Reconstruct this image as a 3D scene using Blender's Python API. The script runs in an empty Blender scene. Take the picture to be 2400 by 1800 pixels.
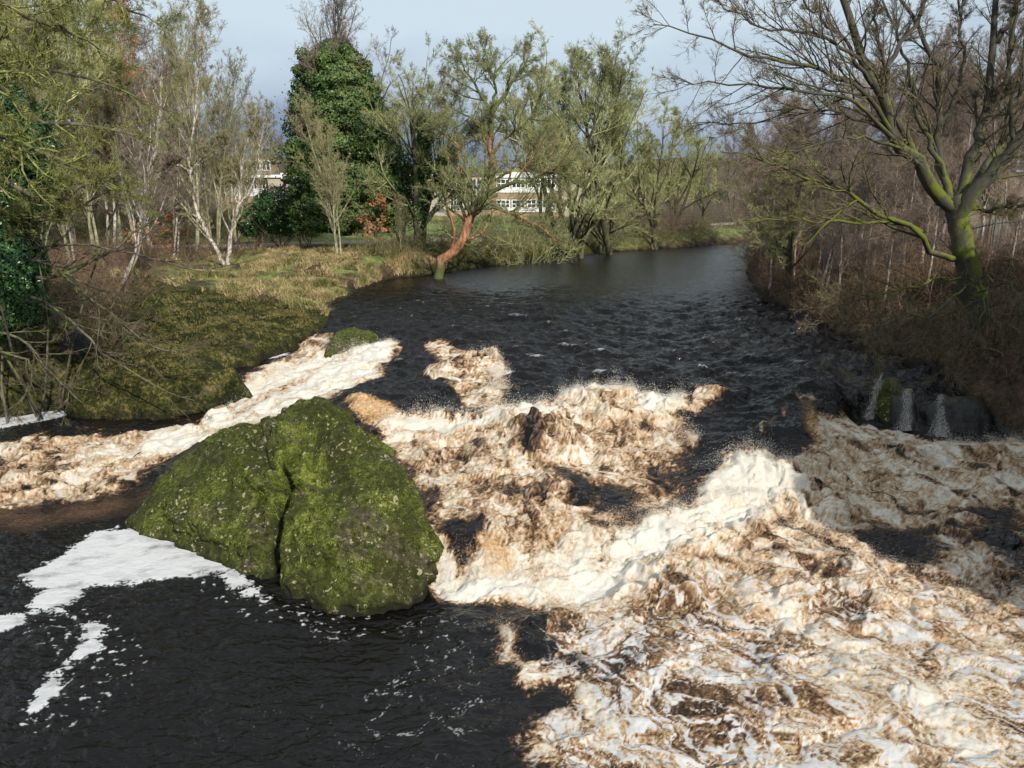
import bpy, bmesh, math, random, time
import numpy as np
from mathutils import Vector
T0 = time.time()
sc = bpy.context.scene
COL = sc.collection
# ------------------------------------------------------------------ camera
PITCH = math.radians(13.43); FD = 1735.5; CH = 6.0
cam_d = bpy.data.cameras.new('camera'); cam = bpy.data.objects.new('camera', cam_d); COL.objects.link(cam)
cam.location = (0, 0, CH); cam.rotation_euler = (math.pi/2 - PITCH, 0, 0)
cam_d.sensor_width = 36; cam_d.lens = FD/2212*36; cam_d.clip_end = 3000; cam_d.clip_start = 0.1
sc.camera = cam
sc.render.resolution_x = 1024; sc.render.resolution_y = 768
sc.view_settings.view_transform = 'Standard'; sc.view_settings.look = 'None'
sc.view_settings.gamma = 1; sc.view_settings.exposure = 0.0
# ------------------------------------------------------------------ light
SUN_EL = math.radians(31); SUN_AZ = math.radians(152)      # compass from +Y clockwise: behind the camera, to the right
sd = Vector((math.sin(SUN_AZ)*math.cos(SUN_EL), math.cos(SUN_AZ)*math.cos(SUN_EL), math.sin(SUN_EL)))
sl = bpy.data.lights.new('sun', 'SUN'); sl.energy = 4.6; sl.angle = math.radians(0.5); sl.color = (1, 0.94, 0.84)
so = bpy.data.objects.new('sun', sl); COL.objects.link(so)
so.rotation_euler = (-sd).to_track_quat('-Z', 'Y').to_euler()
w = bpy.data.worlds.new('World'); sc.world = w; w.use_nodes = True
nt = w.node_tree; nt.nodes.clear()
def WN(t, **k):
    n = nt.nodes.new(t)
    for a, b in k.items(): setattr(n, a, b)
    return n
out = WN('ShaderNodeOutputWorld'); bg = WN('ShaderNodeBackground'); sky = WN('ShaderNodeTexSky', sky_type='NISHITA')
sky.sun_disc = False; sky.sun_elevation = SUN_EL; sky.sun_rotation = SUN_AZ; sky.air_density = 1.0; sky.dust_density = 2.0
tc = WN('ShaderNodeTexCoord'); mp = WN('ShaderNodeMapping'); mp.inputs['Scale'].default_value = (1, 1, 2.6)
mp.inputs['Location'].default_value = (0.35, 0.2, 0.1)
nz = WN('ShaderNodeTexNoise'); nz.inputs['Scale'].default_value = 1.7; nz.inputs['Detail'].default_value = 7; nz.inputs['Roughness'].default_value = 0.5
sep = WN('ShaderNodeSeparateXYZ'); zr = WN('ShaderNodeValToRGB')
nt.links.new(tc.outputs['Generated'], mp.inputs[0]); nt.links.new(mp.outputs[0], nz.inputs[0]); nt.links.new(tc.outputs['Generated'], sep.inputs[0])
ad = WN('ShaderNodeMath', operation='MULTIPLY_ADD'); ad.inputs[1].default_value = 0.34
nt.links.new(nz.outputs[0], ad.inputs[0]); nt.links.new(sep.outputs['Z'], ad.inputs[2]); nt.links.new(ad.outputs[0], zr.inputs[0])
cr = zr.color_ramp; cr.elements[0].position = 0.17; cr.elements[0].color = (1.5, 2.2, 3.7, 1)
cr.elements[1].position = 0.70; cr.elements[1].color = (6.6, 7.5, 8.3, 1)
for p_, c_ in ((0.228, (2.2, 2.9, 4.2, 1)), (0.275, (4.3, 5.2, 6.4, 1)), (0.345, (6.1, 7.2, 8.0, 1))):
    e = cr.elements.new(p_); e.color = c_
sc_ = WN('ShaderNodeVectorMath', operation='SCALE'); sc_.inputs['Scale'].default_value = 1.0
nt.links.new(zr.outputs[0], sc_.inputs[0])
mx = WN('ShaderNodeMix', data_type='RGBA'); mx.inputs[0].default_value = 0.88
nt.links.new(sky.outputs[0], mx.inputs[6]); nt.links.new(sc_.outputs[0], mx.inputs[7])
nt.links.new(mx.outputs[2], bg.inputs[0]); bg.inputs[1].default_value = 0.11; nt.links.new(bg.outputs[0], out.inputs[0])

# ------------------------------------------------------------------ helpers
rng = np.random.default_rng(7)
def ray(u, v):
    a = (u-1106)/FD; b = (829.5-v)/FD; c, s = math.cos(PITCH), math.sin(PITCH)
    return np.array([a, c+b*s, -s+b*c])
def PZ(u, v, z):                                       # a place seen at (u,v) whose height is z
    r = ray(u, v); return np.array([0, 0, CH]) + r*((z-CH)/r[2])
def PY(u, v, y):                                       # a place seen at (u,v) whose distance is y
    r = ray(u, v); return np.array([0, 0, CH]) + r*(y/r[1])
_p = np.random.default_rng(3).permutation(256); _p = np.concatenate([_p, _p, _p])
_ga = np.random.default_rng(4).uniform(0, 2*math.pi, 256); _gx = np.cos(_ga); _gy = np.sin(_ga)
def noise(x, y):
    xi = np.floor(x).astype(np.int64); yi = np.floor(y).astype(np.int64); xf = x-xi; yf = y-yi
    u = xf*xf*xf*(xf*(xf*6-15)+10); v = yf*yf*yf*(yf*(yf*6-15)+10)
    xi &= 255; yi &= 255; x1 = (xi+1) & 255; y1 = (yi+1) & 255
    def g(ix, iy, fx, fy):
        h = _p[_p[ix]+iy]; return _gx[h]*fx+_gy[h]*fy
    a = g(xi, yi, xf, yf); b = g(x1, yi, xf-1, yf); c = g(xi, y1, xf, yf-1); d = g(x1, y1, xf-1, yf-1)
    return ((a+u*(b-a)) + v*((c+u*(d-c))-(a+u*(b-a))))*1.5
def fbm(x, y, o=4, g=0.5, l=2.03):
    s = 0; a = 1; t = 0
    for i in range(o):
        s = s+a*noise(x+i*17.3, y-i*9.7); t += a; a *= g; x = x*l; y = y*l
    return s/t
def fbm3(p, sc, o=4, g=0.5):                           # cheap 3-D noise: three crossed planes
    p = p*sc
    return (fbm(p[:, 0]+0.37*p[:, 2], p[:, 1]-0.21*p[:, 2], o, g)+fbm(p[:, 1]+31+0.3*p[:, 0], p[:, 2]+7, o, g)+fbm(p[:, 2]+51, p[:, 0]+13-0.3*p[:, 1], o, g))/1.9
def ss(a, b, x):
    t = np.clip((x-a)/(b-a), 0, 1); return t*t*(3-2*t)
class TPS:
    def __init__(s, P, z, lam=0.02):
        s.P = np.array(P, float); z = np.array(z, float); n = len(z)
        K = s.k(s.P, s.P)+lam*np.eye(n); A = np.zeros((n+3, n+3)); A[:n, :n] = K
        A[:n, n] = 1; A[:n, n+1:] = s.P; A[n, :n] = 1; A[n+1:, :n] = s.P.T
        s.w = np.linalg.solve(A, np.concatenate([z, [0, 0, 0]]))
    def k(s, a, b):
        return np.sqrt(((a[:, None]-b[None])**2).sum(-1)+0.05)
    def __call__(s, x, y):
        sh = x.shape; Q = np.stack([x.ravel(), y.ravel()], 1); r = np.empty(len(Q))
        for i in range(0, len(Q), 20000):
            q = Q[i:i+20000]; r[i:i+20000] = s.k(q, s.P) @ s.w[:-3]+s.w[-3]+q @ s.w[-2:]
        return r.reshape(sh)
def sdf(poly, x, y):                                   # negative inside
    poly = np.asarray(poly, float); n = len(poly); d = np.full(x.shape, 1e9); ins = np.zeros(x.shape, bool)
    for i in range(n):
        a = poly[i]; b = poly[(i+1) % n]; ex, ey = b-a; wx = x-a[0]; wy = y-a[1]
        t = np.clip((wx*ex+wy*ey)/(ex*ex+ey*ey+1e-9), 0, 1); d = np.minimum(d, (wx-ex*t)**2+(wy-ey*t)**2)
        c = ((a[1] <= y) & (b[1] > y)) | ((b[1] <= y) & (a[1] > y))
        if abs(ey) > 1e-9: ins ^= c & (x < a[0]+(y-a[1])/ey*ex)
    d = np.sqrt(d); return np.where(ins, -d, d)
def dline(pl, x, y):
    pl = np.asarray(pl, float); d = np.full(x.shape, 1e9)
    for a, b in zip(pl[:-1], pl[1:]):
        ex, ey = b-a; t = np.clip(((x-a[0])*ex+(y-a[1])*ey)/(ex*ex+ey*ey+1e-9), 0, 1)
        d = np.minimum(d, (x-a[0]-ex*t)**2+(y-a[1]-ey*t)**2)
    return np.sqrt(d)
def mesh(name, V, F, mat=None, smooth=True, attrs=None):
    V = np.ascontiguousarray(V, np.float32); F = np.ascontiguousarray(F, np.int32)
    m = bpy.data.meshes.new(name); k = F.shape[1]
    m.vertices.add(len(V)); m.vertices.foreach_set('co', V.ravel())
    m.loops.add(F.size); m.loops.foreach_set('vertex_index', F.ravel())
    m.polygons.add(len(F)); m.polygons.foreach_set('loop_start', np.arange(0, F.size, k, dtype=np.int32))
    m.update(calc_edges=True)
    m.polygons.foreach_set('use_smooth', np.full(len(F), smooth))
    if attrs:
        for an, av in attrs.items():
            at = m.attributes.new(an, 'FLOAT', 'POINT'); at.data.foreach_set('value', np.ascontiguousarray(av, np.float32).ravel())
    if mat: m.materials.append(mat)
    m.update(); return m
def tag(o, label=None, cat=None, group=None, kind=None):
    if label: o['label'] = label
    if cat: o['category'] = cat
    if group: o['group'] = group
    if kind: o['kind'] = kind
    return o
def obj(name, m, parent=None, loc=None):
    o = bpy.data.objects.new(name, m); COL.objects.link(o)
    if parent: o.parent = parent
    if loc is not None: o.location = loc
    return o
def empty(name, loc, rz=0, s=1.0):
    o = bpy.data.objects.new(name, None); COL.objects.link(o); o.empty_display_size = 0.2
    o.location = [float(c) for c in loc]; o.rotation_euler = (0, 0, rz); o.scale = (s, s, s); return o
def copy_tree(o, parent=None):
    c = o.copy(); COL.objects.link(c); c.parent = parent
    for ch in [q for q in bpy.data.objects if q.parent == o]: copy_tree(ch, c)
    return c
def join(parts):
    Vs, Fs, n = [], [], 0
    for V, F in parts: Vs.append(V); Fs.append(np.asarray(F)+n); n += len(V)
    return np.concatenate(Vs), np.concatenate(Fs)
def box(x0, x1, y0, y1, z0, z1):
    V = np.array([[x, y, z] for z in (z0, z1) for y in (y0, y1) for x in (x0, x1)], float)
    F = np.array([[0, 2, 3, 1], [4, 5, 7, 6], [0, 1, 5, 4], [2, 6, 7, 3], [0, 4, 6, 2], [1, 3, 7, 5]]); return V, F
# ---- materials
class M:
    def __init__(s, name, rough=0.9, spec=0.3):
        s.m = bpy.data.materials.new(name); s.m.use_nodes = True; s.t = s.m.node_tree; s.b = s.t.nodes['Principled BSDF']
        s.b.inputs['Roughness'].default_value = rough; s.b.inputs['Specular IOR Level'].default_value = spec; s._c = None
    def n(s, ty, ins=None, **k):
        n = s.t.nodes.new(ty)
        for a, b in k.items(): setattr(n, a, b)
        for a, b in (ins or {}).items(): s.set(n.inputs[a], b)
        return n
    def set(s, i, v):
        if isinstance(v, bpy.types.NodeSocket): s.t.links.new(v, i)
        else: i.default_value = v
    def co(s):
        if not s._c: s._c = s.n('ShaderNodeTexCoord').outputs['Object']
        return s._c
    def noise(s, scale, det=4, rough=0.55, dist=0.0, co=None, sc=None):
        c = co or s.co()
        if sc: c = s.n('ShaderNodeMapping', {'Vector': c, 'Scale': sc}).outputs[0]
        return s.n('ShaderNodeTexNoise', {'Vector': c, 'Scale': scale, 'Detail': det, 'Roughness': rough, 'Distortion': dist}).outputs[0]
    def ramp(s, f, st):
        r = s.n('ShaderNodeValToRGB', {'Fac': f}); e = r.color_ramp.elements
        while len(e) < len(st): e.new(0.5)
        for q, (p, c) in zip(e, st): q.position = p; q.color = (*c, 1) if len(c) == 3 else c
        return r.outputs[0]
    def sm(s, f, a, b, lo=0.0, hi=1.0):
        return s.n('ShaderNodeMapRange', {'Value': f, 'From Min': a, 'From Max': b, 'To Min': lo, 'To Max': hi}, interpolation_type='SMOOTHSTEP').outputs[0]
    def mix(s, f, a, b):
        n = s.n('ShaderNodeMix', data_type='RGBA'); s.set(n.inputs[0], f)
        for i, v in ((6, a), (7, b)): s.set(n.inputs[i], (*v, 1) if isinstance(v, tuple) and len(v) == 3 else v)
        return n.outputs[2]
    def math(s, op, a, b=0.0, c=0.0, clamp=False):
        n = s.n('ShaderNodeMath', {0: a, 1: b, 2: c}, operation=op); n.use_clamp = clamp; return n.outputs[0]
    def attr(s, name): return s.n('ShaderNodeAttribute', attribute_name=name).outputs['Fac']
    def nrm(s): return s.n('ShaderNodeSeparateXYZ', {0: s.n('ShaderNodeNewGeometry').outputs['Normal']}).outputs['Z']
    def rnd(s): return s.n('ShaderNodeObjectInfo').outputs['Random']
    def color(s, c): s.set(s.b.inputs['Base Color'], (*c, 1) if isinstance(c, tuple) else c); return s
    def bump(s, h, strength=0.5, dist=0.05):
        s.set(s.b.inputs['Normal'], s.n('ShaderNodeBump', {'Height': h, 'Strength': strength, 'Distance': dist}).outputs[0]); return s
def flat(name, c, rough=0.8, var=0.25, scale=3.0):
    m = M(name, rough); n = m.noise(scale, 5)
    m.color(m.mix(n, tuple(x*(1-var) for x in c), tuple(x*(1+var) for x in c))); return m.m
# ------------------------------------------------------------------ water surface
LV = [(1000,640,0),(1400,560,0),(1500,640,0),(1700,700,0),(800,680,0),(1000,700,0),(1300,720,0),(1600,760,-.02),(1000,760,-.06),(1250,790,-.06),(1450,800,-.06),(1650,800,-.05),(1850,770,0),
 (850,740,-.12),(760,780,-.38),(680,820,-.62),(560,850,-.85),(700,730,-.2),(640,760,-.55),(480,900,-1.05),(300,930,-1.35),(150,960,-1.45),(0,900,-1.5),(0,1000,-1.6),(200,1060,-1.75),(0,1100,-1.8),
 (760,880,-.42),(860,890,-.45),(1000,880,-.36),(1100,875,-.30),(1200,880,-.30),(820,960,-.95),(950,960,-.92),(1100,1010,-1.0),(980,1080,-1.2),(1200,1080,-1.2),(960,1140,-1.3),(1060,1140,-1.25),
 (970,1250,-1.92),(1100,1250,-1.9),(1250,1200,-1.75),(1330,860,-.25),(1450,860,-.28),(1400,960,-.85),(1430,1060,-1.3),(1350,1140,-1.55),(1560,870,-.25),(1600,950,-.6),(1620,1010,-1.0),(1700,850,-.15),(1720,930,-.55),(1740,1000,-1.05),
 (1800,830,-.05),(1850,910,-1.15),(2000,960,-1.3),(2150,980,-1.35),(1950,790,-.02),(2100,800,0),(2200,900,-1.2),(1600,1090,-1.5),(1800,1060,-1.45),(2000,1080,-1.55),(2200,1100,-1.7),
 (1500,1200,-1.8),(1800,1200,-1.8),(2150,1250,-1.85),(1300,1350,-1.9),(1600,1400,-1.9),(2000,1400,-1.9),(700,1400,-1.95),(300,1250,-1.95),(0,1250,-1.95),(0,1600,-1.95),(700,1620,-1.95),(1300,1620,-1.92),(1800,1620,-1.92),(2200,1600,-1.92)]
_pts = [PZ(u, v, z)[:2] for u, v, z in LV]; _z = [z for _, _, z in LV]
for x, y, z in ((-40, 90, 0), (60, 95, 0), (0, 110, 0), (20, 60, 0), (0, 55, 0), (-25, 60, 0), (-20, 5, -1.95), (20, 5, -1.95), (0, 5, -1.95), (24, 14, -1.8), (-30, 20, -1.9), (8, 45, 0), (0, 42, 0)):
    _pts.append(np.array([x, y])); _z.append(z)
LEVEL = TPS(_pts, _z, 0.03)
def W2(pts, z):                                        # outline given as seen, at water height z
    return [PZ(u, v, z)[:2] for u, v in pts]
def level(x, y): return np.clip(LEVEL(x, y), -2.0, 0.0)
def on_water(pts):
    r = []
    for u, v in pts:
        z = -1.0
        for _ in range(14):
            p = PZ(u, v, z); z = 0.5*z+0.5*float(level(np.array([p[0]]), np.array([p[1]]))[0])
        r.append(PZ(u, v, z)[:2])
    return r
s_ = np.arange(-0.86, 0.861, 0.0021); rows = [6.0]
while rows[-1] < 112: rows.append(rows[-1]*1.0024)
rows = np.array(rows); S, R = np.meshgrid(s_, rows); X = S*R; Y = R*1.0
nr, ncol = X.shape
lo = (slice(None, None, 6), slice(None, None, 6))
def up(A):                                             # coarse -> fine, bilinear
    r0 = np.arange(0, nr, 6); c0 = np.arange(0, ncol, 6); ri = np.arange(nr); ci = np.arange(ncol)
    fr = np.clip(ri/6, 0, len(r0)-1.0001); fc = np.clip(ci/6, 0, len(c0)-1.0001); a = fr.astype(int); b = fc.astype(int); fa = (fr-a)[:, None]; fb = (fc-b)[None]
    return (A[a][:, b]*(1-fa)*(1-fb)+A[a+1][:, b]*fa*(1-fb)+A[a][:, b+1]*(1-fa)*fb+A[a+1][:, b+1]*fa*fb)
BASE = up(level(X[lo], Y[lo]))
wx = X+0.55*fbm(X*0.6+5, Y*0.6, 3)+0.16*fbm(X*2.3, Y*2.3+9, 3); wy = Y+0.55*fbm(X*0.6-11, Y*0.6+40, 3)+0.16*fbm(X*2.3+7, Y*2.3, 3)
def area(poly, soft=0.35, warp=True, rag=0.25):
    q = on_water(poly); sx, sy = (wx, wy) if warp else (X, Y)
    d = up(sdf(q, sx[lo], sy[lo])); k = 1.5 if warp else 1.0; return ss(soft*k, -soft*k, d+rag*_rag*(1.4 if warp else 1))
def stroke(pts, wdt, k=1.0, warp=True):
    q = on_water(pts); sx, sy = (wx, wy) if warp else (X, Y)
    return k*np.exp(-(up(dline(q, sx[lo], sy[lo]))/wdt)**2)
_rag = fbm(X*1.6+3, Y*1.6+8, 5, 0.6)
TUR = np.maximum.reduce([
 area([(855,735),(835,795),(760,835),(720,858),(660,880),(600,900),(520,940),(330,1010),(290,1050),(140,1085),(0,1105),(-150,1120),(-150,985),(0,955),(120,925),(260,905),(420,895),(480,860),(530,815),(600,778),(640,750),(690,722),(720,718),(700,755),(790,742)], 0.25),
 area([(735,868),(790,860),(860,885),(880,905),(1050,902),(1090,885),(1180,888),(1240,855),(1300,848),(1460,865),(1495,930),(1470,1000),(1450,1070),(1400,1120),(1320,1160),(1500,1120),(1520,1040),(1560,1010),(1640,985),(1700,1010),(1745,960),(1755,905),(1800,900),(1860,910),(1990,950),(2150,965),(2260,930),(2400,930),(2400,1700),(1230,1720),(1150,1640),(1120,1590),(1150,1560),(1250,1545),(1230,1500),(1120,1475),(1075,1430),(1085,1375),(1150,1330),(1130,1305),(1050,1310),(950,1290),(940,1220),(900,1080),(840,960)], 0.3),
 0.95*area([(920,745),(960,735),(1000,755),(1060,765),(1095,800),(1100,850),(1080,880),(1020,885),(1000,845),(930,815),(950,780)], 0.2),
 0.8*area([(1500,850),(1540,835),(1565,850),(1520,890),(1500,930),(1480,900)], 0.15),
 0.85*area([(1650,940),(1680,890),(1740,840),(1770,870),(1700,880),(1670,950)], 0.08),
])
HOLE = np.maximum.reduce([
 0.5*area([(1130,950),(1175,955),(1180,1000),(1150,1010)], 0.2), 0.8*area([(1200,1010),(1290,1060),(1300,1090),(1240,1090)], 0.25),
 0.75*area([(950,1120),(1040,1130),(1050,1210),(1000,1240),(975,1200)], 0.2), 0.8*area([(1290,1050),(1400,1080),(1360,1130),(1290,1120)], 0.3),
 0.9*area([(1330,1140),(1300,1210),(1290,1250),(1310,1180)], 0.2), 0.7*area([(1850,1150),(1990,1140),(2040,1200),(2000,1240),(1900,1200)], 0.35),
 0.8*area([(1120,1350),(1190,1330),(1170,1430),(1110,1440)], 0.15), 0.8*area([(1740,870),(1760,900),(1745,960),(1700,1000),(1660,960),(1690,900)], 0.1),
 0.7*area([(2090,1100),(2212,1080),(2212,1250),(2170,1230)], 0.4), 0.75*area([(470,880),(250,905),(100,925),(120,945),(300,935),(430,915)], 0.15), 0.45*area([(1480,960),(1440,1060),(1380,1110),(1300,1150),(1340,1080),(1440,1000)], 0.3), 0.4*area([(560,850),(640,820),(600,870),(500,905)], 0.2),
 0.5*area([(900,1050),(960,1080),(960,1130),(920,1120)], 0.2), 0.6*area([(1290,1410),(1240,1460),(1150,1450),(1200,1400)], 0.2)])
TUR = np.clip(TUR*(1-HOLE), 0, 1)
DROP = np.maximum.reduce([stroke([(840,745),(700,830),(560,870)], 0.9), stroke([(860,905),(1060,900),(1240,880),(1460,880)], 0.8), stroke([(1000,1240),(1150,1240),(1320,1180),(1500,1130),(1700,1060),(1800,1030)], 0.9), stroke([(1850,915),(2180,960)], 0.9)])
WHITE = np.maximum.reduce([0.9*area([(850,740),(830,800),(700,860),(560,920),(350,985),(120,1000),(300,950),(480,880),(560,810),(700,760)], 0.5),
 stroke([(840,910),(1000,905),(1150,900)], 0.5), stroke([(1240,870),(1320,850),(1450,880)], 0.55, 0.9), stroke([(960,1210),(965,1290),(1100,1275),(1300,1260)], 0.45),
 stroke([(1290,1240),(1380,1170),(1520,1110),(1640,1040)], 0.9, 0.95), stroke([(1560,1010),(1640,1000)], 0.5, .8), stroke([(1100,1430),(1085,1370),(1150,1330),(1200,1310)], 0.16),
 stroke([(1110,1440),(1140,1500),(1250,1500),(1330,1560)], 0.12), stroke([(1130,1560),(1150,1610),(1200,1660)], 0.12),
 0.22*area([(1750,1390),(1900,1340),(2230,1290),(2300,1700),(1700,1700),(1650,1560)], 0.9), 0.6*stroke([(1600,1280),(1800,1380),(1990,1480),(2100,1620)], 0.3),
 0.7*stroke([(1800,900),(1900,930),(2100,970)], 0.35), 0.8*stroke([(1980,920),(2010,870)], 0.2), stroke([(1870,900),(1900,820)], 0.18)])
TAN = np.maximum.reduce([stroke([(1140,920),(1200,960)], 0.9), stroke([(1290,900),(1350,940)], 0.8), stroke([(1130,1050),(1240,1150)], 0.7), stroke([(940,960),(1040,990)], .7), stroke([(1760,1070),(1850,1090)], 0.9), stroke([(2120,1180),(2150,1250)], 0.9),
 stroke([(1420,1260),(1500,1330)], 0.6), stroke([(1700,1290),(1860,1330)], 0.5), stroke([(1450,1400),(1350,1460)], 0.5), stroke([(1500,1500),(1580,1530)], .6), stroke([(0,1110),(200,1075),(300,1060)], 0.8), stroke([(1020,760),(1060,790)], .4), stroke([(30,1010),(330,1000)],0.9,0.8)])
AMB = np.maximum.reduce([area([(735,868),(790,858),(865,880),(855,905),(800,912)], 0.12), area([(1050,1160),(1085,1150),(1130,1235),(1060,1240)], 0.15), stroke([(1748,880),(1752,940)], 0.16, 1.0, False), stroke([(820,745),(845,740)], 0.2, .6)])
FOAM = np.maximum.reduce([area([(30,1250),(90,1222),(200,1152),(290,1135),(420,1150),(500,1215),(545,1262),(575,1300),(520,1290),(470,1240),(380,1250),(200,1268),(160,1300),(130,1325),(60,1325),(80,1270)], 0.28, False, 0.3),
 area([(175,1345),(240,1350),(215,1400),(150,1450),(100,1530),(40,1575),(60,1520),(110,1450),(185,1390)], 0.16, False, 0.25), area([(-60,1330),(50,1325),(70,1345),(0,1365),(-60,1370)], 0.07, False, 0.14),
 area([(-100,875),(150,872),(180,884),(120,905),(0,925),(-100,935)], 0.15, False, 0.2), area([(350,892),(400,858),(440,856),(455,870),(400,892)], 0.12, False, .2), area([(480,772),(560,766),(620,760),(640,770),(560,776)], 0.1, False, .2)])
_near = np.maximum(stroke([(120,1330),(200,1380),(240,1450),(140,1530)], .45, 1, False), stroke([(470,1260),(560,1310),(640,1330),(800,1350)], .3, .9, False))
def bump(u, v, r, h):
    q = on_water([(u, v)])[0]; return h*np.exp(-(((wx-q[0])**2+(wy-q[1])**2)/(r*r)))
BUMPS = [(1150,930,1.3,.5),(1200,960,.9,.3),(1350,895,1.3,.42),(1290,870,.8,.3),(1440,890,.8,.3),(1010,790,.8,.4),(1060,780,.7,.35),(970,805,.6,.3),(830,755,.6,.25),(1380,810,1.2,.35),(1040,712,1.0,.2),(1530,860,.5,.3),(1700,860,.7,.3),
 (1560,1080,.9,.35),(1620,1020,.7,.35),(1760,1080,1.1,.5),(1480,1150,1.1,.35),(1450,1270,.8,.35),(1640,1180,.9,.3),(2130,1190,1.1,.5),(1700,1290,.9,.3),(1880,1290,.9,.3),(1950,980,.8,.4),(2150,1000,.7,.3),(1130,1390,.5,.25),(1170,1350,.5,.25),
 (1120,1460,.35,.2),(790,870,.6,.22),(1270,820,1.3,-.15),(1450,830,.9,.2),(1700,930,.9,.25),(1640,900,1.2,-.15),(600,870,.5,.2),(140,1010,.6,.2),(330,970,.5,.2),(1850,790,.8,.1),(1180,1060,.8,.3),(1280,1180,.6,.25),(1820,1210,.7,.25),(1400,1460,.9,.3),(1650,1500,.8,.2),(1900,1500,.9,.2)]
BH = sum(bump(*b) for b in BUMPS)
px_d = R/803.0
# turbulence
ax = wx+0.30*fbm(wx*1.4, wy*1.4+3, 3); ay = wy+0.30*fbm(wx*1.4+20, wy*1.4, 3)
qb = lambda a: np.sqrt(a*a+.004); b1 = np.clip(qb(fbm(ax*0.75, ay*1.0, 2))*2.4, 0, 1.3); b2 = np.clip(qb(fbm(ax*2.0+4, ay*2.5, 2))*2.3, 0, 1.3); b3 = np.clip(qb(fbm(ax*5.6, ay*6.6+2, 2))*2.2, 0, 1.3)
n4 = fbm(X*15, Y*15, 3, .6)
swell = ss(60, 34, Y)*ss(16, 22, Y)*ss(-1.2, -.1, BASE)
cx_, cy_ = wx+0.5*wy*0, wy
low = ss(19, 15, Y)*ss(6, 2, X)
rp = fbm(cx_*0.55, cy_*1.15+3, 3); rp2 = fbm(X*1.7+0.5*rp*2, Y*3.1, 3); rp3 = fbm(X*4.6, Y*7.7+1, 3)
RLF = .45+.55*ss(11.5, 16, Y)
H = BASE+BH*(0.72+0.3*b2)*(.5+.5*RLF)+TUR*RLF*(0.12*(b1-0.5)+0.20*fbm(ax*.9+60, ay*1.3, 2)+0.040*(b2-0.5)+0.055*fbm(ax*2.6, ay*3.4+50, 2)+0.009*(b3-.5)+.020*n4)
H += (1-TUR)*((0.06+0.34*swell)*rp+(0.030+0.10*swell+.025*low)*rp2+(0.013+0.020*swell)*rp3+.004*fbm(X*11+rp2, Y*16, 2))*(1-.75*ss(.1, .6, FOAM))*(0.45+0.55*ss(60, 40, Y))
H += DROP*TUR*0.04*b3
# crisp small lips of breaking water
H = np.where(FOAM > .5, H*1.0+0.015*ss(.5, .8, FOAM), H)
# foam masks
e1 = .6*ax-.8*ay; e2 = .8*ax+.6*ay; fl = ss(-6, 4, X); q1 = e1*(1-.45*fl); q2 = e2*(1+.25*fl)
q1 = q1+.45*fbm(e1*.7+3, e2*.7, 3); q2 = q2+.45*fbm(e1*.7, e2*.7+30, 3)
v0 = ss(.17, .02, np.abs(fbm(q1*.62+7, q2*.75, 3))); v1 = ss(0.17, 0.0, np.abs(fbm(q1*1.5+31, q2*1.9, 4))); v2 = ss(0.15, 0.0, np.abs(fbm(q1*3.9, q2*4.7+8, 3))); v3 = ss(.14, 0, np.abs(fbm(q1*9+3, q2*11, 3)))
vein = np.maximum.reduce([.85*v0*(.4+.6*v1+.3*v2), .85*v1, .7*v2, .5*v3])
patch = fbm(ax*0.8+50, ay*0.9, 5, .6); near = ss(22, 12, Y)
aer = 0.565+0.33*WHITE+0.58*patch+0.34*(vein-.35)-.06*near*(1-WHITE)+.16*DROP+0.14*(b2-.45)+.10*(b3-.45)+0.36*n4-0.13*TAN-0.60*HOLE
gap = ss(.10, .42, fbm(q1*.9+70, q2*2.1+5, 4, .6))*ss(14.5, 17.5, Y)*(1-WHITE)
aer = aer-.42*gap-.16*ss(.9, .5, TUR)
edge = ss(.06, .75, TUR+0.22*(b3-.4)+.30*n4+.25*(vein-.35)*(1-TUR)+.12*(b2-.4))*ss(.0, .22, TUR)
aer = np.clip(np.minimum(aer, 1.0-.16*TAN), 0.04, 1)*edge
aer = np.maximum(aer, 0.22*stroke([(-50,1130),(200,1100),(290,1080)], .8)*(1+patch))
# streaks of froth over the dark water
lace = ss(.055, 0, np.abs(fbm(ax*1.1+9, ay*1.3, 4)))*ss(.0, .35, fbm(X*.35+2, Y*.35, 3)+.08)
lace2 = ss(.035, 0, np.abs(fbm(ax*2.3+19, ay*2.9, 4)))*ss(-.1, .25, fbm(X*.6+22, Y*.8, 3))
spk = ss(.42, .7, fbm(X*7, Y*11, 3, .7)+0.25*lace+.25*fbm(X*.8, Y*.8+4, 2))
dens = np.maximum.reduce([0.8*area([(560,1250),(1100,1330),(1120,1700),(300,1700),(400,1500),(560,1380)], 0.8), 0.7*stroke([(620,1300),(780,1345),(930,1300),(1080,1310)], 0.35), .22*ss(.0, .3, swell), 0.4*area([(740,640),(1000,590),(1040,640),(900,700),(760,720)], 1.5), 0.0*X])
streak = np.clip(dens*(1.15*lace*ss(-.2, .3, n4+.1*b3)+0.25*spk+.5*lace2*ss(-.3, .2, n4)), 0, 1)*(1-TUR)
crestf = ss(.50, .62, rp*1.0+0.35*rp2+0.12*n4)*swell*0.7*(1-TUR)
lacef = TUR*ss(.30, .85, vein+.25*n4+.25*patch)*(.40+.75*ss(18, 11, Y))*ss(.5, 0, np.maximum(DROP, .6*WHITE))
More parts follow.
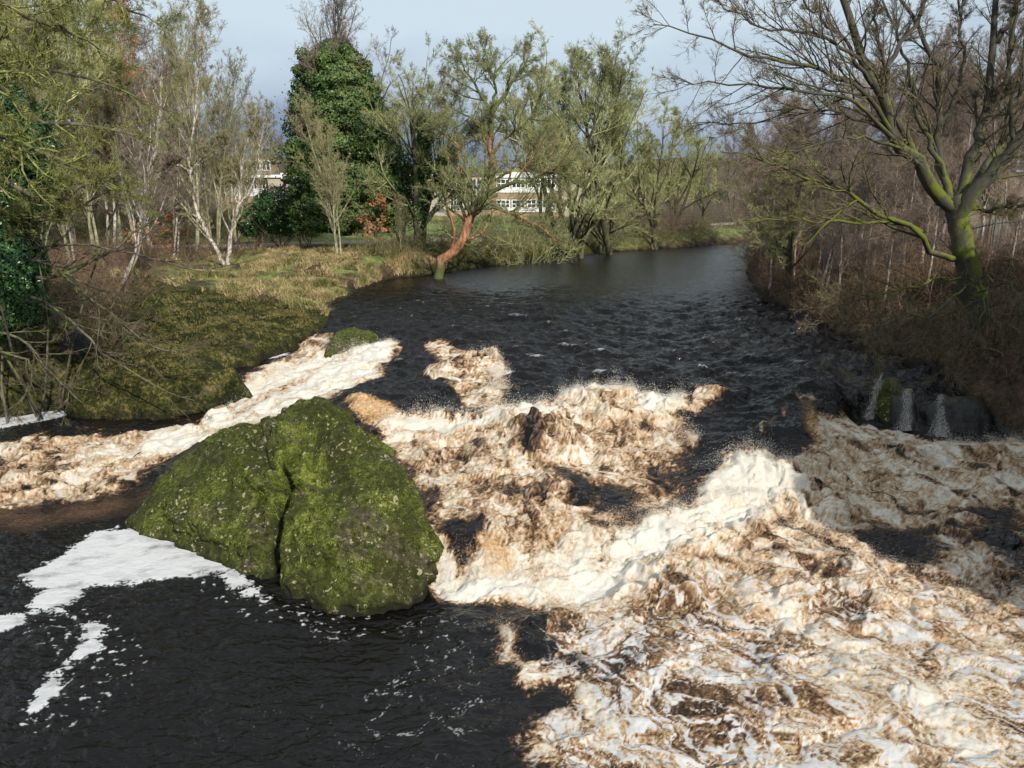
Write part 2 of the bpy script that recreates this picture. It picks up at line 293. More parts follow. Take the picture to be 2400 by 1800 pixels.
f3 = fbm(X*3.2+.6*n4, Y*4.2, 3); fe = ss(.02, .2, FOAM)*ss(.34, .60, FOAM+0.34*n4+0.85*f3*(1-.8*FOAM)+.2*_rag*(1-.8*FOAM)-.45*ss(.10, .0, np.abs(fbm(X*3.1+f3, Y*5.5+9, 3)))*ss(.98, .6, FOAM)); hol = np.maximum(ss(.26, .42, fbm(X*2.2+8+.5*f3, Y*4.6, 3)), ss(.045, .01, np.abs(fbm(X*1.1+8+.3*f3, Y*2.2, 3)))*ss(.5,.9,1-np.abs(_rag)))
blob = ss(.30, .45, fbm(X*6, Y*8, 2)+.1*n4)*ss(.02, .2, _near); fe = np.maximum(fe, .8*blob)
froth = np.maximum.reduce([streak*.7, crestf*.7, .75*lacef, fe*(.80+.55*fbm(X*1.3+4, Y*2.4, 4))*(1-0.8*hol*ss(.999, .6, FOAM))]); white = np.maximum(aer, froth)
V = np.stack([X.ravel(), Y.ravel(), H.ravel()], 1)
idx = np.arange(nr*ncol).reshape(nr, ncol)
F = np.stack([idx[:-1, :-1].ravel(), idx[:-1, 1:].ravel(), idx[1:, 1:].ravel(), idx[1:, :-1].ravel()], 1)
m = M('river_water', 0.06, 0.5); m.b.inputs['IOR'].default_value = 1.33
aa, ab, af = m.attr('aer'), m.attr('amber'), m.attr('froth')
n1 = m.noise(13, 4, .6, .15); n2 = m.noise(38, 4, .7, .3); n5 = m.noise(110, 3, .75); k1 = m.math('SUBTRACT', n1, .5); k2 = m.math('SUBTRACT', n2, .5); k5 = m.math('SUBTRACT', n5, .5)
kk = m.math('ADD', m.math('MULTIPLY', k1, .45), m.math('ADD', m.math('MULTIPLY', k2, .36), m.math('MULTIPLY', k5, .28)))
A = m.math('ADD', aa, m.math('MULTIPLY', kk, m.sm(aa, .02, .3, 0, 1.0)))
c = m.ramp(A, [(.06, (.0045, .0035, .003)), (.18, (.040, .022, .012)), (.32, (.13, .070, .034)), (.45, (.28, .172, .090)), (.60, (.46, .335, .215)), (.77, (.60, .52, .41)), (1.0, (.66, .63, .57))])
c = m.mix(ab, c, m.ramp(n1, [(.3, (.28, .14, .04)), (.7, (.60, .36, .14))]))
F_ = m.sm(m.math('ADD', af, m.math('MULTIPLY', kk, m.math('MULTIPLY', af, m.math('SUBTRACT', 2.2, m.math('MULTIPLY', af, 2.0))))), .08, .85)
c = m.mix(F_, c, m.mix(n1, (.50, .50, .50), (.62, .62, .62))); m.color(c)
m.set(m.b.inputs['Roughness'], m.math('MAXIMUM', m.math('MULTIPLY', F_, .8), m.math('ADD', m.sm(A, .05, .6, .06, .8), m.sm(m.n('ShaderNodeSeparateXYZ', {0: m.co()}).outputs['Y'], 24, 50, 0.0, .14))))
hh = m.math('ADD', m.math('MULTIPLY', m.noise(2.8, 3, .5, .9, sc=(1, 1.7, 1)), m.math('MULTIPLY', m.sm(A, .1, .5, 1.9, .3), m.math('SUBTRACT', 1.0, m.math('MULTIPLY', F_, .7)))), m.math('MULTIPLY', m.math('ADD', n1, n2), m.sm(A, .1, .8, .10, .32)))
m.bump(hh, .5, .10)
wm = mesh('river', V, F, m.m, True, {'aer': aer, 'amber': AMB*ss(-.3, .2, n4+.1), 'froth': froth})
tag(obj('water', wm), kind='structure')
# ---- spray thrown up over the breaking crests
def tets(P, r):
    n = len(P); D = rng.normal(size=(n, 4, 3)); D /= np.linalg.norm(D, axis=2, keepdims=True)
    base = np.array([[1, 1, 1], [1, -1, -1], [-1, 1, -1], [-1, -1, 1]])/1.73
    Q = (base[None]*0.75+0.45*D)*r[:, None, None]+P[:, None]
    f = np.array([[0, 1, 2], [0, 3, 1], [0, 2, 3], [1, 3, 2]]); Fq = (np.arange(n)*4)[:, None, None]+f[None]
    return Q.reshape(-1, 3), Fq.reshape(-1, 3)
SPR = np.maximum.reduce([stroke([(840,905),(1100,890),(1230,860),(1300,848),(1460,870),(1480,940)], .35), stroke([(700,735),(760,760),(850,740)], .3), stroke([(500,870),(620,790)], .4, .7), stroke([(1280,1220),(1400,1150),(1560,1100),(1640,1030)], .5),
 stroke([(1760,1180),(1700,1150),(1620,1110)], .4, .7), stroke([(960,1240),(1110,1250),(1290,1240)], .35), stroke([(1530,1010),(1620,980),(1700,1010)], .35), stroke([(1000,780),(1080,790),(1090,850)], .25), stroke([(1500,850),(1550,850)], .2),
 stroke([(2050,970),(2200,950)], .4, .9), stroke([(1690,850),(1760,870)], .2), stroke([(1100,1430),(1090,1360)], .14, .6), stroke([(1800,1190),(2212,1290)], .4, .6)])
wgt = (SPR*(0.25+white)*(R*R)*(b2+.1).clip(0)).ravel(); wgt += 0.006*(TUR*white*R*R).ravel(); wgt = wgt/wgt.sum()
NS = 110000; ii = rng.choice(len(wgt), NS, p=wgt); P = V[ii].copy(); sw = SPR.ravel()[ii]
hgt = rng.exponential(.10, NS)*(0.12+sw); clump = fbm(P[:, 0]*3, P[:, 1]*3, 2)
P[:, 2] += hgt*(1+2.4*np.clip(clump, -.3, 1)); P[:, :2] += rng.normal(size=(NS, 2))*0.05
Vs, Fs = tets(P, rng.uniform(.0035, .0095, NS)*(1-.4*ss(0, .5, hgt))*np.clip(P[:, 1]/16, .8, 1.6))
ms = M('spray', .45, .5); ms.color((.72, .67, .58))
tag(obj('spray', mesh('spray', Vs, Fs, ms.m, False)), 'cream spray and droplets flying over the breaking rapids', 'spray', kind='stuff')
# ------------------------------------------------------------------ land: banks, meadow, path, hills
RIV = [(16.6,-30),(16.6,8),(17.0,14),(17.2,19),(16.4,23),(15.6,26),(14.0,29.5),(14.2,34.7),(14.9,40),(14.7,43.5),(14.9,47),(15.6,52),(18.5,64),(22,74),(34,84),(70,92),(180,100),(180,128),(60,112),(27,98),(18,90),(9,83),(4,76),(0,70),(-4,64),(-6.4,60),(-8.5,57.5),(-9.4,52),(-10,47),(-10.4,43.5),
       (-9.6,40.5),(-8.9,38.5),(-9.2,36),(-9.5,33.8),(-10.8,32.2),(-12.2,30.6),(-11.4,29),(-9.6,26.9),(-11.5,26.0),(-14,26.6),(-15,27.4),(-18,27.4),(-22,27),(-26,20),(-30,0),(-30,-30)]
def graded(lo, hi, d, a, b, g=1.10):
    r = list(np.arange(lo, hi, d)); s = d
    while r[-1] < b: s *= g; r.append(r[-1]+s)
    s = d; l = []; q = lo
    while q > a: s *= g; q -= s; l.append(q)
    return np.array(l[::-1]+r)
gx = graded(-30, 26, .17, -900, 900); gy0 = list(graded(14, 56, .17, -60, 56.1)); s = .17
while gy0[-1] < 1500: s *= 1.018 if gy0[-1] < 110 else 1.12; gy0.append(gy0[-1]+s)
gy = np.array(gy0); GX, GY = np.meshgrid(gx, gy)
# bank tops: (x, y, height)
LP = [(-12,30,.35),(-9,34,.25),(-14,34,.4),(-12,28,.05),(-15.5,29,.3),(-16,37,.6),(-19,31,1.3),(-24,30,2.2),(-28,26,2.6),(-32,20,3),(-13,40,.7),(-18,42,1.25),(-25,40,1.9),(-12,46,.55),(-16,50,1.1),(-12,53,1.0),(-10,57,1.5),(-9,62,1.6),(-22,58,1.3),(-30,50,1.5),(-40,60,1.4),(-20,70,1.25),(-5,72,1.5),(-40,76,1.3),(0,80,1.4),(10,95,1.3),(-20,90,1.7),(-40,95,1.9),(0,110,2.2),(-40,130,2.4),(0,140,2.4),(40,140,2.4),
      (20,110,1.6),(-90,100,2.4),(-90,50,2.5),(-60,20,3.2),(-40,-30,3),(60,130,2.2),
      (17,30,1.9),(19,28,3.0),(22,22,2.8),(24,14,2.6),(18,36,2.3),(20,33,3.3),(17,44,1.7),(20,44,2.5),(18,52,1.5),(22,56,2.2),(24,66,1.9),(30,76,2.0),(45,80,2.4),(28,34,3.7),(32,50,3.2),(34,64,3.0),(60,60,3.8),(60,20,3.8),(40,10,3.6),(24,-30,3),(19,5,2.2),(20,12,2.4),(100,70,4)]
GH = TPS([p[:2] for p in LP], [p[2] for p in LP], 0.02)
def riv_d(x, y): return sdf(RIV, x+.5*fbm(x*.5, y*.5+4, 3), y+.5*fbm(x*.5+9, y*.5, 3))
PATHL = [(-70,62),(-52,68),(-40,70.5),(-24,73),(-10,77),(2,86),(14,100),(30,112),(60,122)]
def ground_z(x, y, d=None):
    if d is None: d = riv_d(x, y)
    top = GH(np.clip(x, -100, 110), np.clip(y, -40, 150)); far = np.hypot(x, y-40)
    top = np.maximum(top, .25)
    steep = np.where(x > 8, 1.9, np.where((y > 51) | (y < 22), 1.1, 4.5))
    steep = np.where((x < 4) & (y > 52) & (y < 84), .8, steep)
    t = 1-np.exp(-np.clip(d, 0, None)/steep*1.4)
    z = np.where(d > 0, top*t+.02, -2.6*np.where((x < -7) & (y < 36), ss(.0, -1.5, d), ss(0, -1.6, d)))
    lowr = (x > -30) & (x < 22) & (y < 29)
    rk = fbm(x*.45+3, y*.45, 5, .55); rk2 = 1-np.abs(fbm(x*.9, y*.9+6, 4)*2.2)
    rocky = ss(16, 7, np.hypot(x+14, y-32))
    z = z+np.where(d > 0, ss(0, 1.2, d), 0)*(rk*.35+.08*fbm(x*2, y*2, 3)*ss(120, 60, y))+rocky*ss(-.2, .6, d)*(.26*(rk2-.45)+.24*(1-np.abs(fbm(x*2.6, y*2.6, 3)*2.2)-.4))
    rb = ss(17, 9, np.hypot(x-17, y-30))*ss(-.2, .8, d); z += rb*(.4*(rk2-.5)+.15*fbm(x*2.4, y*2.4, 3))
    ter = z*2.6+.35*fbm(x*.5, y*.5, 3); z = z+rocky*ss(.2, 1.2, d)*.55*(ss(.25, .75, ter-np.floor(ter))-(ter-np.floor(ter)))*.38/.55
    und = (x > -24) & (x < -8) & (y > 24) & (y < 40) | (x > 12) & (x < 20) & (y > 20) & (y < 40); z = z+und*ss(.3, -.2, d)*ss(-1.6, -.8, d)*(.35*(rk2-.6)+.28*fbm(x*1.7, y*1.7, 4))*ss(.4, 0, d)
    hill = 46*ss(260, 700, far)*(0.55+0.6*fbm(x*.003+5, y*.003, 3)); z += np.clip(hill, 0, None)
    return z
GD = riv_d(GX, GY); GZ = ground_z(GX, GY, GD); PD = dline(PATHL, GX, GY)
GZ = np.where(PD < 2.4, GZ*ss(.6, 2.4, PD)+(1-ss(.6, 2.4, PD))*(GH(GX, GY)+.15), GZ)
gyy, gxx = np.gradient(GZ, gy, gx); slope = np.hypot(gyy, gxx)
n_ = fbm(GX*.35, GY*.35+2, 5, .6)
grass = ss(.15, -.05, n_-.15*ss(66, 80, GY)-.1*(GX+22)/10*0)*ss(-26, -19, GX)*ss(9, 3, GX)*ss(39, 42, GY+.35*(GX+12)+n_*4)
grass = np.maximum(grass, ss(74, 80, GY)*ss(112, 100, GY)*.7)*ss(.9, .5, slope)
moss = ss(17, 11, np.hypot(GX+13, (GY-34)*1.1))*ss(43, 40, GY+.35*(GX+12)+n_*3)
moss = np.maximum(moss, ss(2.2, .4, GD)*ss(56, 62, GY)*ss(12, 8, GX)*.9)
pathm = ss(2.1, 1.6, PD+.35*fbm(GX*.8, GY*.8, 3))
nr2, nc2 = GX.shape; idx = np.arange(nr2*nc2).reshape(nr2, nc2)
F = np.stack([idx[:-1, :-1].ravel(), idx[:-1, 1:].ravel(), idx[1:, 1:].ravel(), idx[1:, :-1].ravel()], 1)
m = M('ground', .95, .15); n1 = m.noise(1.6, 6, .65); n2 = m.noise(9, 5, .7); n3 = m.noise(.35, 4)
lit = m.ramp(m.math('ADD', m.math('MULTIPLY', n1, .5), m.math('MULTIPLY', n2, .5)), [(.35, (.022, .016, .010)), (.5, (.075, .052, .032)), (.62, (.15, .105, .065))])
gr = m.ramp(m.math('ADD', m.math('MULTIPLY', n1, .6), m.math('MULTIPLY', n2, .4)), [(.36, (.07, .12, .03)), (.49, (.17, .23, .06)), (.56, (.27, .25, .11)), (.66, (.42, .32, .17))])
mo = m.ramp(m.math('ADD', m.math('MULTIPLY', n1, .45), m.math('MULTIPLY', n2, .55)), [(.38, (.008, .009, .004)), (.48, (.028, .032, .009)), (.55, (.070, .072, .018)), (.60, (.20, .15, .06))])
c = m.mix(m.attr('grass'), lit, gr); c = m.mix(m.attr('moss'), c, mo); c = m.mix(m.attr('path'), c, m.mix(n2, (.30, .25, .21), (.42, .36, .31)))
c = m.mix(m.attr('wet'), c, (.012, .011, .009)); m.color(c); m.bump(m.math('ADD', n1, n2), .9, .12)
LVG = np.zeros(GX.shape); k_ = (GY < 45) & (np.abs(GX) < 32); LVG[k_] = level(GX[k_], GY[k_]); wet = ss(.30, .04, GZ-LVG)*.85*(GY < 130)*ss(6, 3, GD)
gm = mesh('ground', np.stack([GX.ravel(), GY.ravel(), GZ.ravel()], 1), F, m.m, True, {'grass': grass, 'moss': moss, 'path': pathm, 'wet': wet})
tag(obj('ground', gm), kind='structure')
def gz(x, y): return float(ground_z(np.array([float(x)]), np.array([float(y)]))[0])
def gzs(x, y): return ground_z(np.asarray(x, float), np.asarray(y, float))
# ------------------------------------------------------------------ boulders
def ico(n):
    bm = bmesh.new(); bmesh.ops.create_icosphere(bm, subdivisions=n, radius=1); V = np.array([v.co[:] for v in bm.verts]); F = np.array([[v.index for v in f.verts] for f in bm.faces]); bm.free(); return V, F
ICO = {}
def hull_rock(name, pts, centre, mat, n=6, rnd=.06, amp=.12, sc=.9, crack=None, seed=0, fine=.02):
    if n not in ICO: ICO[n] = ico(n)
    D, F = ICO[n]; D = D/np.linalg.norm(D, axis=1, keepdims=True)
    bm = bmesh.new()
    for p in pts: bm.verts.new([float(a) for a in p])
    bmesh.ops.convex_hull(bm, input=bm.verts); bm.faces.ensure_lookup_table(); bm.normal_update(); C = np.array(centre, float)
    inv = []
    for f in bm.faces:
        nn = np.array(f.normal[:]); k = nn @ (np.array(f.verts[0].co[:])-C)
        if k < 0: nn, k = -nn, -k
        inv.append(D @ nn/max(k, .05))
    bm.free(); inv = np.array(inv); q = 1/rnd; mxv = inv.max(0)
    sm = mxv+np.log(np.exp((inv-mxv)*q/mxv.mean()).sum(0))/q*mxv.mean(); r = 1/sm
    P = C+D*r[:, None]; s = P+seed*7.1
    a = fbm3(s, sc*.55, 3); b = 1-np.abs(fbm3(s, sc*1.3, 4)*2.6); c = fbm3(s, sc*5, 4, .6); e = 1-np.abs(fbm3(s*np.array([1, 1, 2.2]), sc*2.4, 3)*3)
    d = amp*(1.3*a+.65*(b-.5)+.35*(e-.5))+fine*c*2.2
    extra = np.zeros(len(P))
    if crack is not None: cd, extra = crack(P); d = d-cd
    P = P+D*d[:, None]; return mesh(name, P-np.array([0, 0, 0]), F, mat, True, {'crack': extra})
m = M('mossy_rock', .95, .2); n1 = m.noise(1.3, 6, .65, .5); n2 = m.noise(7.5, 6, .7, .4); n3 = m.noise(26, 4, .7); v1 = m.noise(11, 3, .5)
mo = m.ramp(m.math('ADD', m.math('MULTIPLY', n2, .6), m.math('MULTIPLY', n3, .4)), [(.36, (.014, .018, .005)), (.46, (.050, .066, .011)), (.55, (.11, .13, .022)), (.65, (.22, .235, .05))])
rk = m.ramp(n2, [(.35, (.035, .030, .020)), (.55, (.10, .085, .055)), (.7, (.24, .21, .15))])
big = m.noise(.55, 4, .6, .8); mo = m.mix(m.sm(m.noise(.9, 5, .65, 1.2, sc=(1, 1, .7)), .44, .60), m.mix(.62, mo, m.mix(n2, (.012, .012, .005), (.05, .045, .02))), mo); c = m.mix(m.sm(m.math('ADD', big, m.math('MULTIPLY', n2, .5)), .77, .93), mo, rk)
c = m.mix(m.math('MULTIPLY', m.sm(m.math('ADD', v1, m.math('MULTIPLY', n1, .5)), .87, .95), .8), c, m.mix(n3, (.32, .27, .12), (.62, .58, .42)))
c = m.mix(m.attr('crack'), c, (.008, .008, .005))  # shade inside the carved crack painted in as near-black
geo = m.n('ShaderNodeNewGeometry'); zz = m.n('ShaderNodeSeparateXYZ', {0: geo.outputs['Position']}).outputs['Z']
wetf = m.sm(m.math('ADD', zz, m.math('MULTIPLY', n1, .6)), -1.62, -1.35, .9, 0.0); c = m.mix(wetf, c, (.012, .012, .008)); m.color(c)
m.bump(m.math('ADD', m.math('ADD', n2, m.math('MULTIPLY', n3, .55)), n1), .9, .10); MOSSR = m.m
B = [PZ(232,1146,-2.0), PZ(272,1140,-1.9), PZ(285,1120,-1.5), PY(335,1062,18.6), PY(372,1020,18.9), PY(480,935,18.9), PY(500,920,19.2), PY(560,882,18.9), PY(640,858,18.3), PY(700,868,17.9), PY(745,893,17.6), PY(800,935,17.0), PY(862,1005,16.6),
     PY(893,1070,16.3), PY(906,1190,15.2), PZ(935,1266,-2), PZ(905,1305,-2), PZ(835,1338,-2.1), PZ(730,1350,-2.1), PZ(640,1320,-2.1), PZ(560,1262,-2.1), PZ(480,1212,-2.1), PZ(400,1175,-2.1), PY(600,960,17.2), PY(760,960,16.6), PY(800,1180,14.6), PY(700,1150,14.9), PY(560,1100,16.2), PY(440,1090,17.4)]
B += [np.array([-8.6, 20.5, -2.1]), np.array([-5, 21.5, -2.1]), np.array([-2.2, 19.5, -2.1]), np.array([-1.6, 17.5, -2.1]), np.array([-4.5, 20.2, .2])]
CK = [np.array([p[0], p[2]]) for p in (PY(588,1030,16.4), PY(606,1050,16.2), PY(592,1110,15.9), PY(585,1180,15.5), PY(580,1240,15.2), PY(588,1290,14.9))]
def nrm3(a): return a/np.linalg.norm(a, axis=1, keepdims=True)
def bcrack(P):
    front = ss(17.6, 16.9, P[:, 1]); x = P[:, 0]+.05*fbm3(P, 1.6, 3); d = dline(CK, x, P[:, 2]); w = .19+.08*fbm3(P, .9, 3)
    f = ss(w*1.5, w*.45, d)*front
    d2 = dline([np.array([p[0], p[2]]) for p in (PY(545,990,17), PY(560,1025,16.8), PY(600,1050,16.4))], x, P[:, 2]); f2 = ss(.10, .03, d2)*front*.5
    side = ss(0, -.5, P[:, 0]-np.interp(P[:, 2], [c[1] for c in CK[::-1]], [c[0] for c in CK[::-1]]))*front*ss(-.2, -.7, P[:, 2])
    led = .10*(1-np.abs(((P[:, 2]*.9+P[:, 0]*.55+.25*P[:, 1]+.5*fbm3(P, .7, 3)) % 1)*2-1))**2+.16*ss(.04, -.04, np.sin(P[:, 2]*2.1+P[:, 0]*1.3+1.4*fbm3(P, .5, 2)))*ss(-3.6, -4.6, P[:, 0])
    gg = np.random.default_rng(8); sd = P[gg.choice(len(P), 75)].astype(np.float32); D2 = ((P[:, None].astype(np.float32)-sd[None])**2).sum(-1); wq = np.exp(-9*(D2-D2.min(1, keepdims=True))); wq /= wq.sum(1, keepdims=True)
    tl = nrm3(gg.normal(size=(75, 3)))*.42; off = gg.normal(size=75)*.05; fac = (wq*(((P[:, None]-sd[None])*tl[None]).sum(-1)+off[None])).sum(1)*ss(-2, -1.2, P[:, 2])
    return -fac+.95*f+.0*f2+.16*side+led*.5, np.clip(f*1.1, 0, 1)
bo = obj('boulder', hull_rock('boulder', B, (-4.6, 17.2, -.9), MOSSR, 8, .014, .34, .6, bcrack, 1, .05))
V_ = np.empty(len(bo.data.vertices)*3, np.float32); bo.data.vertices.foreach_get('co', V_); V_ = V_.reshape(-1, 3); N_ = np.empty(len(V_)*3, np.float32); bo.data.vertices.foreach_get('normal', N_); N_ = N_.reshape(-1, 3)
g = np.random.default_rng(55); ok = np.where((V_[:, 2] > -1.35) & (N_[:, 2] > -.1))[0]; ii_ = g.choice(ok, 70000); ii_ = ii_[fbm3(V_[ii_], .8, 4, .6) > -.03]; P_ = V_[ii_]; q = N_[ii_]; dn = np.array([.25, -.1, -1.])-(q @ np.array([.25, -.1, -1.]))[:, None]*q; dn += .45*g.normal(size=dn.shape); dn /= np.linalg.norm(dn, axis=1, keepdims=True)
sd_ = np.cross(q, dn)*.0055; L_2 = (.035+.075*g.random(len(P_))**2*(1+2*np.clip(fbm3(P_, 2, 2), 0, 1)))[:, None]; Vt = np.stack([P_-sd_, P_+sd_, P_+dn*L_2+q*L_2*.35], 1).reshape(-1, 3)
m = M('moss_strands', .9, .2); n1 = m.noise(.9, 5, .65, 1.2, sc=(1, 1, .7)); n2 = m.noise(30, 2); m.color(m.ramp(m.math('ADD', m.math('MULTIPLY', n1, .6), m.math('MULTIPLY', n2, .4)), [(.40, (.03, .038, .008)), (.47, (.09, .12, .017)), (.53, (.18, .215, .035)), (.60, (.32, .34, .08)), (.68, (.45, .38, .18))]))
mt_ = obj('moss_strands', mesh('moss_strands', Vt, np.arange(len(Vt)).reshape(-1, 3), m.m, False), bo); mt_['kind'] = 'stuff'
tag(bo, 'huge moss-covered boulder split by a dark vertical crack, standing in the rapids', 'boulder')
m = M('wet_rock', .38, .5); n1 = m.noise(2.4, 6, .6); n2 = m.noise(12, 5, .65)
m.color(m.mix(m.sm(m.math('ADD', m.math('MULTIPLY', n1, .7), m.math('MULTIPLY', m.nrm(), .35)), .62, .85), m.mix(n2, (.005, .005, .005), (.020, .018, .016)), m.mix(n2, (.012, .014, .005), (.045, .05, .014)))); m.bump(m.math('ADD', n1, n2), .8, .08); WETR = m.m
def small_rock(outl, zb, dy, label, mat, top=None, name='rock', amp=.10, n=5, cat='rock', sc=1.4):
    P = [PZ(u, v, zb) for u, v in outl]; c = np.mean(P, 0)
    if top: P += [PY(u, v, y) for u, v, y in top]
    P = [np.array(p) for p in P]; P += [np.array([p[0]*.98+c[0]*.02, p[1]+dy, zb-.5]) for p in P]
    P += [np.array([p[0], p[1], zb-.7]) for p in P]
    cc = np.mean(P, 0); o = obj(name, hull_rock(name, P, cc, mat, n, .06, amp, sc, None, len(P), .02)); return tag(o, label, cat)
def yz(u, v, z): return PZ(u, v, z)[1]
small_rock([(322,1018),(380,1012),(440,985),(480,985),(420,1010)], -1.35, .9, 'flat dark wet slab jutting from behind the mossy boulder into the left channel', WETR, [(470,925,22.3),(455,948,22),(390,975,21.8),(478,950,21.8)])
small_rock([(268,1000),(300,1004),(352,998)], -1.5, .5, 'small black domed rock with white water pouring round it left of the boulder', WETR, [(285,978,22.2),(310,968,22.5),(338,972,22.4),(352,988,22)], amp=.06)
small_rock([(18,1032),(60,1034)], -1.72, .4, 'small brown wet rock breaking the foam at the left edge', WETR, [(22,1012,21.4),(40,1004,21.6),(58,1012,21.4)], amp=.05)
small_rock([(12,886),(54,886)], -1.45, .4, 'tiny mossy stone standing in the white froth by the left bank', MOSSR, [(20,872,27.0),(32,868,27.1),(48,876,27)], amp=.04)
small_rock([(665,768),(720,765),(800,752),(826,740)], -.25, 1.6, 'low mossy islet with brown weed between two tongues of white water', MOSSR, [(690,735,32.5),(720,712,33.8),(760,700,34.4),(790,705,34),(822,728,33)], name='mossy_islet', amp=.12, cat='islet')
small_rock([(884,656),(928,656)], -.05, .7, 'small tuft-topped stone just breaking the dark river', MOSSR, [(890,648,45),(905,643,45.3),(922,650,45)], amp=.04)
small_rock([(1860,905),(2060,925),(2180,935)], -1.25, 1.6, 'long black wet ledge behind the thin falls at the foot of the right bank', WETR, [(1900,835,26.6),(1990,838,26.6),(2080,842,26.2),(2170,850,25.8)], amp=.16, n=6)
# ledge on the right where the side channels drop
small_rock([(1785,885),(1870,905),(1850,912),(1795,900)], -1.15, 1.6, 'black sloping wet slab at the head of the right-hand falls', WETR, [(1775,842,26.6),(1830,802,27.3),(1895,797,27.3),(1900,803,26.9)], amp=.08)
small_rock([(1888,905),(1948,915),(1905,912)], -1.15, 1.2, 'narrow dark rock with a mossy top between two thin waterfalls', MOSSR, [(1900,815,25.6),(1912,803,26.2),(1955,802,26.2),(1960,840,25.6)], amp=.09)
small_rock([(1925,915),(1985,930)], -1.15, .8, 'small dripping rock face under the middle of the right-hand falls', WETR, [(1925,850,25.2),(1950,843,25.3),(1985,865,25.2)], amp=.07)
small_rock([(2010,935),(2080,945),(2150,945),(2120,945)], -1.25, 2.2, 'large black block of rock at the right end of the falls', WETR, [(2012,862,24.6),(2060,850,25),(2130,846,25),(2160,860,24.5)], amp=.14)
small_rock([(2165,945),(2260,955)], -1.3, 2.0, 'dark shadowed rock at the right edge of the picture', WETR, [(2160,880,24.6),(2200,860,25),(2270,850,25)], amp=.14)
for o_, (u, v, wd, lb) in enumerate(((300,598,2.0,'pale weathered stone exposed under the leaning white trunk'),(345,606,1.6,'mossy stone beside the exposed pale stone on the left bank'),(140,712,1.8,'mossy rock lit among the hanging twigs at the left bank'),(165,735,1.2,'pale chipped rock low on the shady left bank'))):
    p = PZ(u, v, 1.0); q = [p+np.array([a*wd*.5, b*.5, c]) for a, b, c in ((-1,-.6,-.6),(1,-.5,-.6),(-.8,1,-.5),(.9,.9,-.5),(-.6,0,.3),(.7,.1,.22),(0,.6,.42))]
    tag(obj('rock', hull_rock('rock', q, p, MOSSR if o_ != 3 else WETR, 4, .06, .08, 1.5, None, o_+3)), lb, 'rock')
small_rock([(990,1215),(1035,1240),(1060,1225)], -1.75, 1.0, 'dark wet rock in the foam right of the mossy boulder', WETR, [(985,1140,17.3),(1010,1128,17.5),(1045,1140,17.3)], amp=.07)
# thin falls between the ledge rocks
m = M('falling_water', .35, .5); uvx = m.attr('across'); n1 = m.noise(6, 5, .7, .4, sc=(5, 5, .35)); n2 = m.noise(30, 3, .6); m.color(m.mix(n1, (.15, .135, .11), (.50, .48, .44))); m.bump(n1, .8, .05)  # colours dimmed to carry the shade the falls stand in
al = m.math('ADD', m.math('ADD', n1, m.math('MULTIPLY', n2, .25)), uvx); m.set(m.b.inputs['Alpha'], m.sm(al, .54, .80))
def fall(top, bot, w0, w1, label):
    P0 = np.array(top); P1 = np.array(bot); k = 40; nb = 24; a, b = np.meshgrid(np.linspace(0, 1, k), np.linspace(-.5, .5, nb), indexing='ij')
    wd = w0*(1-a)+w1*a; x = P0[0]+(P1[0]-P0[0])*a+b*wd*(1+.25*np.sin(a*7+P0[0])); z = P0[2]+(P1[2]-P0[2])*a**1.35; y = P0[1]+(P1[1]-P0[1])*a-.10*np.cos(b*3.1)+.05*fbm(b*9+P0[0], a*3, 3)
    z = z+.05*fbm(b*7+3, a*2, 2); V_ = np.stack([x.ravel(), y.ravel(), z.ravel()], 1); idx = np.arange(k*nb).reshape(k, nb); f = np.stack([idx[:-1, :-1].ravel(), idx[:-1, 1:].ravel(), idx[1:, 1:].ravel(), idx[1:, :-1].ravel()], 1)
    nd = 30; ii_ = rng.integers(0, len(V_), nd); Vd, Fd = tets(V_[ii_]+rng.normal(size=(nd, 3))*[.09, .05, .05]-[0, .05, 0], rng.uniform(.004, .012, nd)); ac = (.27*np.cos(b*3.1)-.19+.03*a).ravel()
    me = bpy.data.meshes.new('waterfall'); me.from_pydata(np.concatenate([V_, Vd]).tolist(), [], f.tolist()+(Fd+len(V_)).tolist()); me.materials.append(m.m)
    at_ = me.attributes.new('across', 'FLOAT', 'POINT'); at_.data.foreach_set('value', np.concatenate([ac, np.full(len(Vd), 1.)]).astype(np.float32)); me.polygons.foreach_set('use_smooth', [True]*len(me.polygons))
    tag(obj('waterfall', me), label, 'waterfall')
fall(PY(1905,803,25.6), PZ(1868,905,-1.2)+[0, -.2, 0],   .16, .70, 'thin slanting waterfall between the black slab and the mossy-topped rock')
fall(PY(1958,838,25.2), PZ(1950,925,-1.25)+[0, -.2, 0], .35, .9, 'broken veil of water dripping over the middle ledge rock')
fall(PY(2030,850,25.0), PZ(2022,940,-1.3)+[0, -.2, 0], .30, .85, 'thin white waterfall beside the large black block')
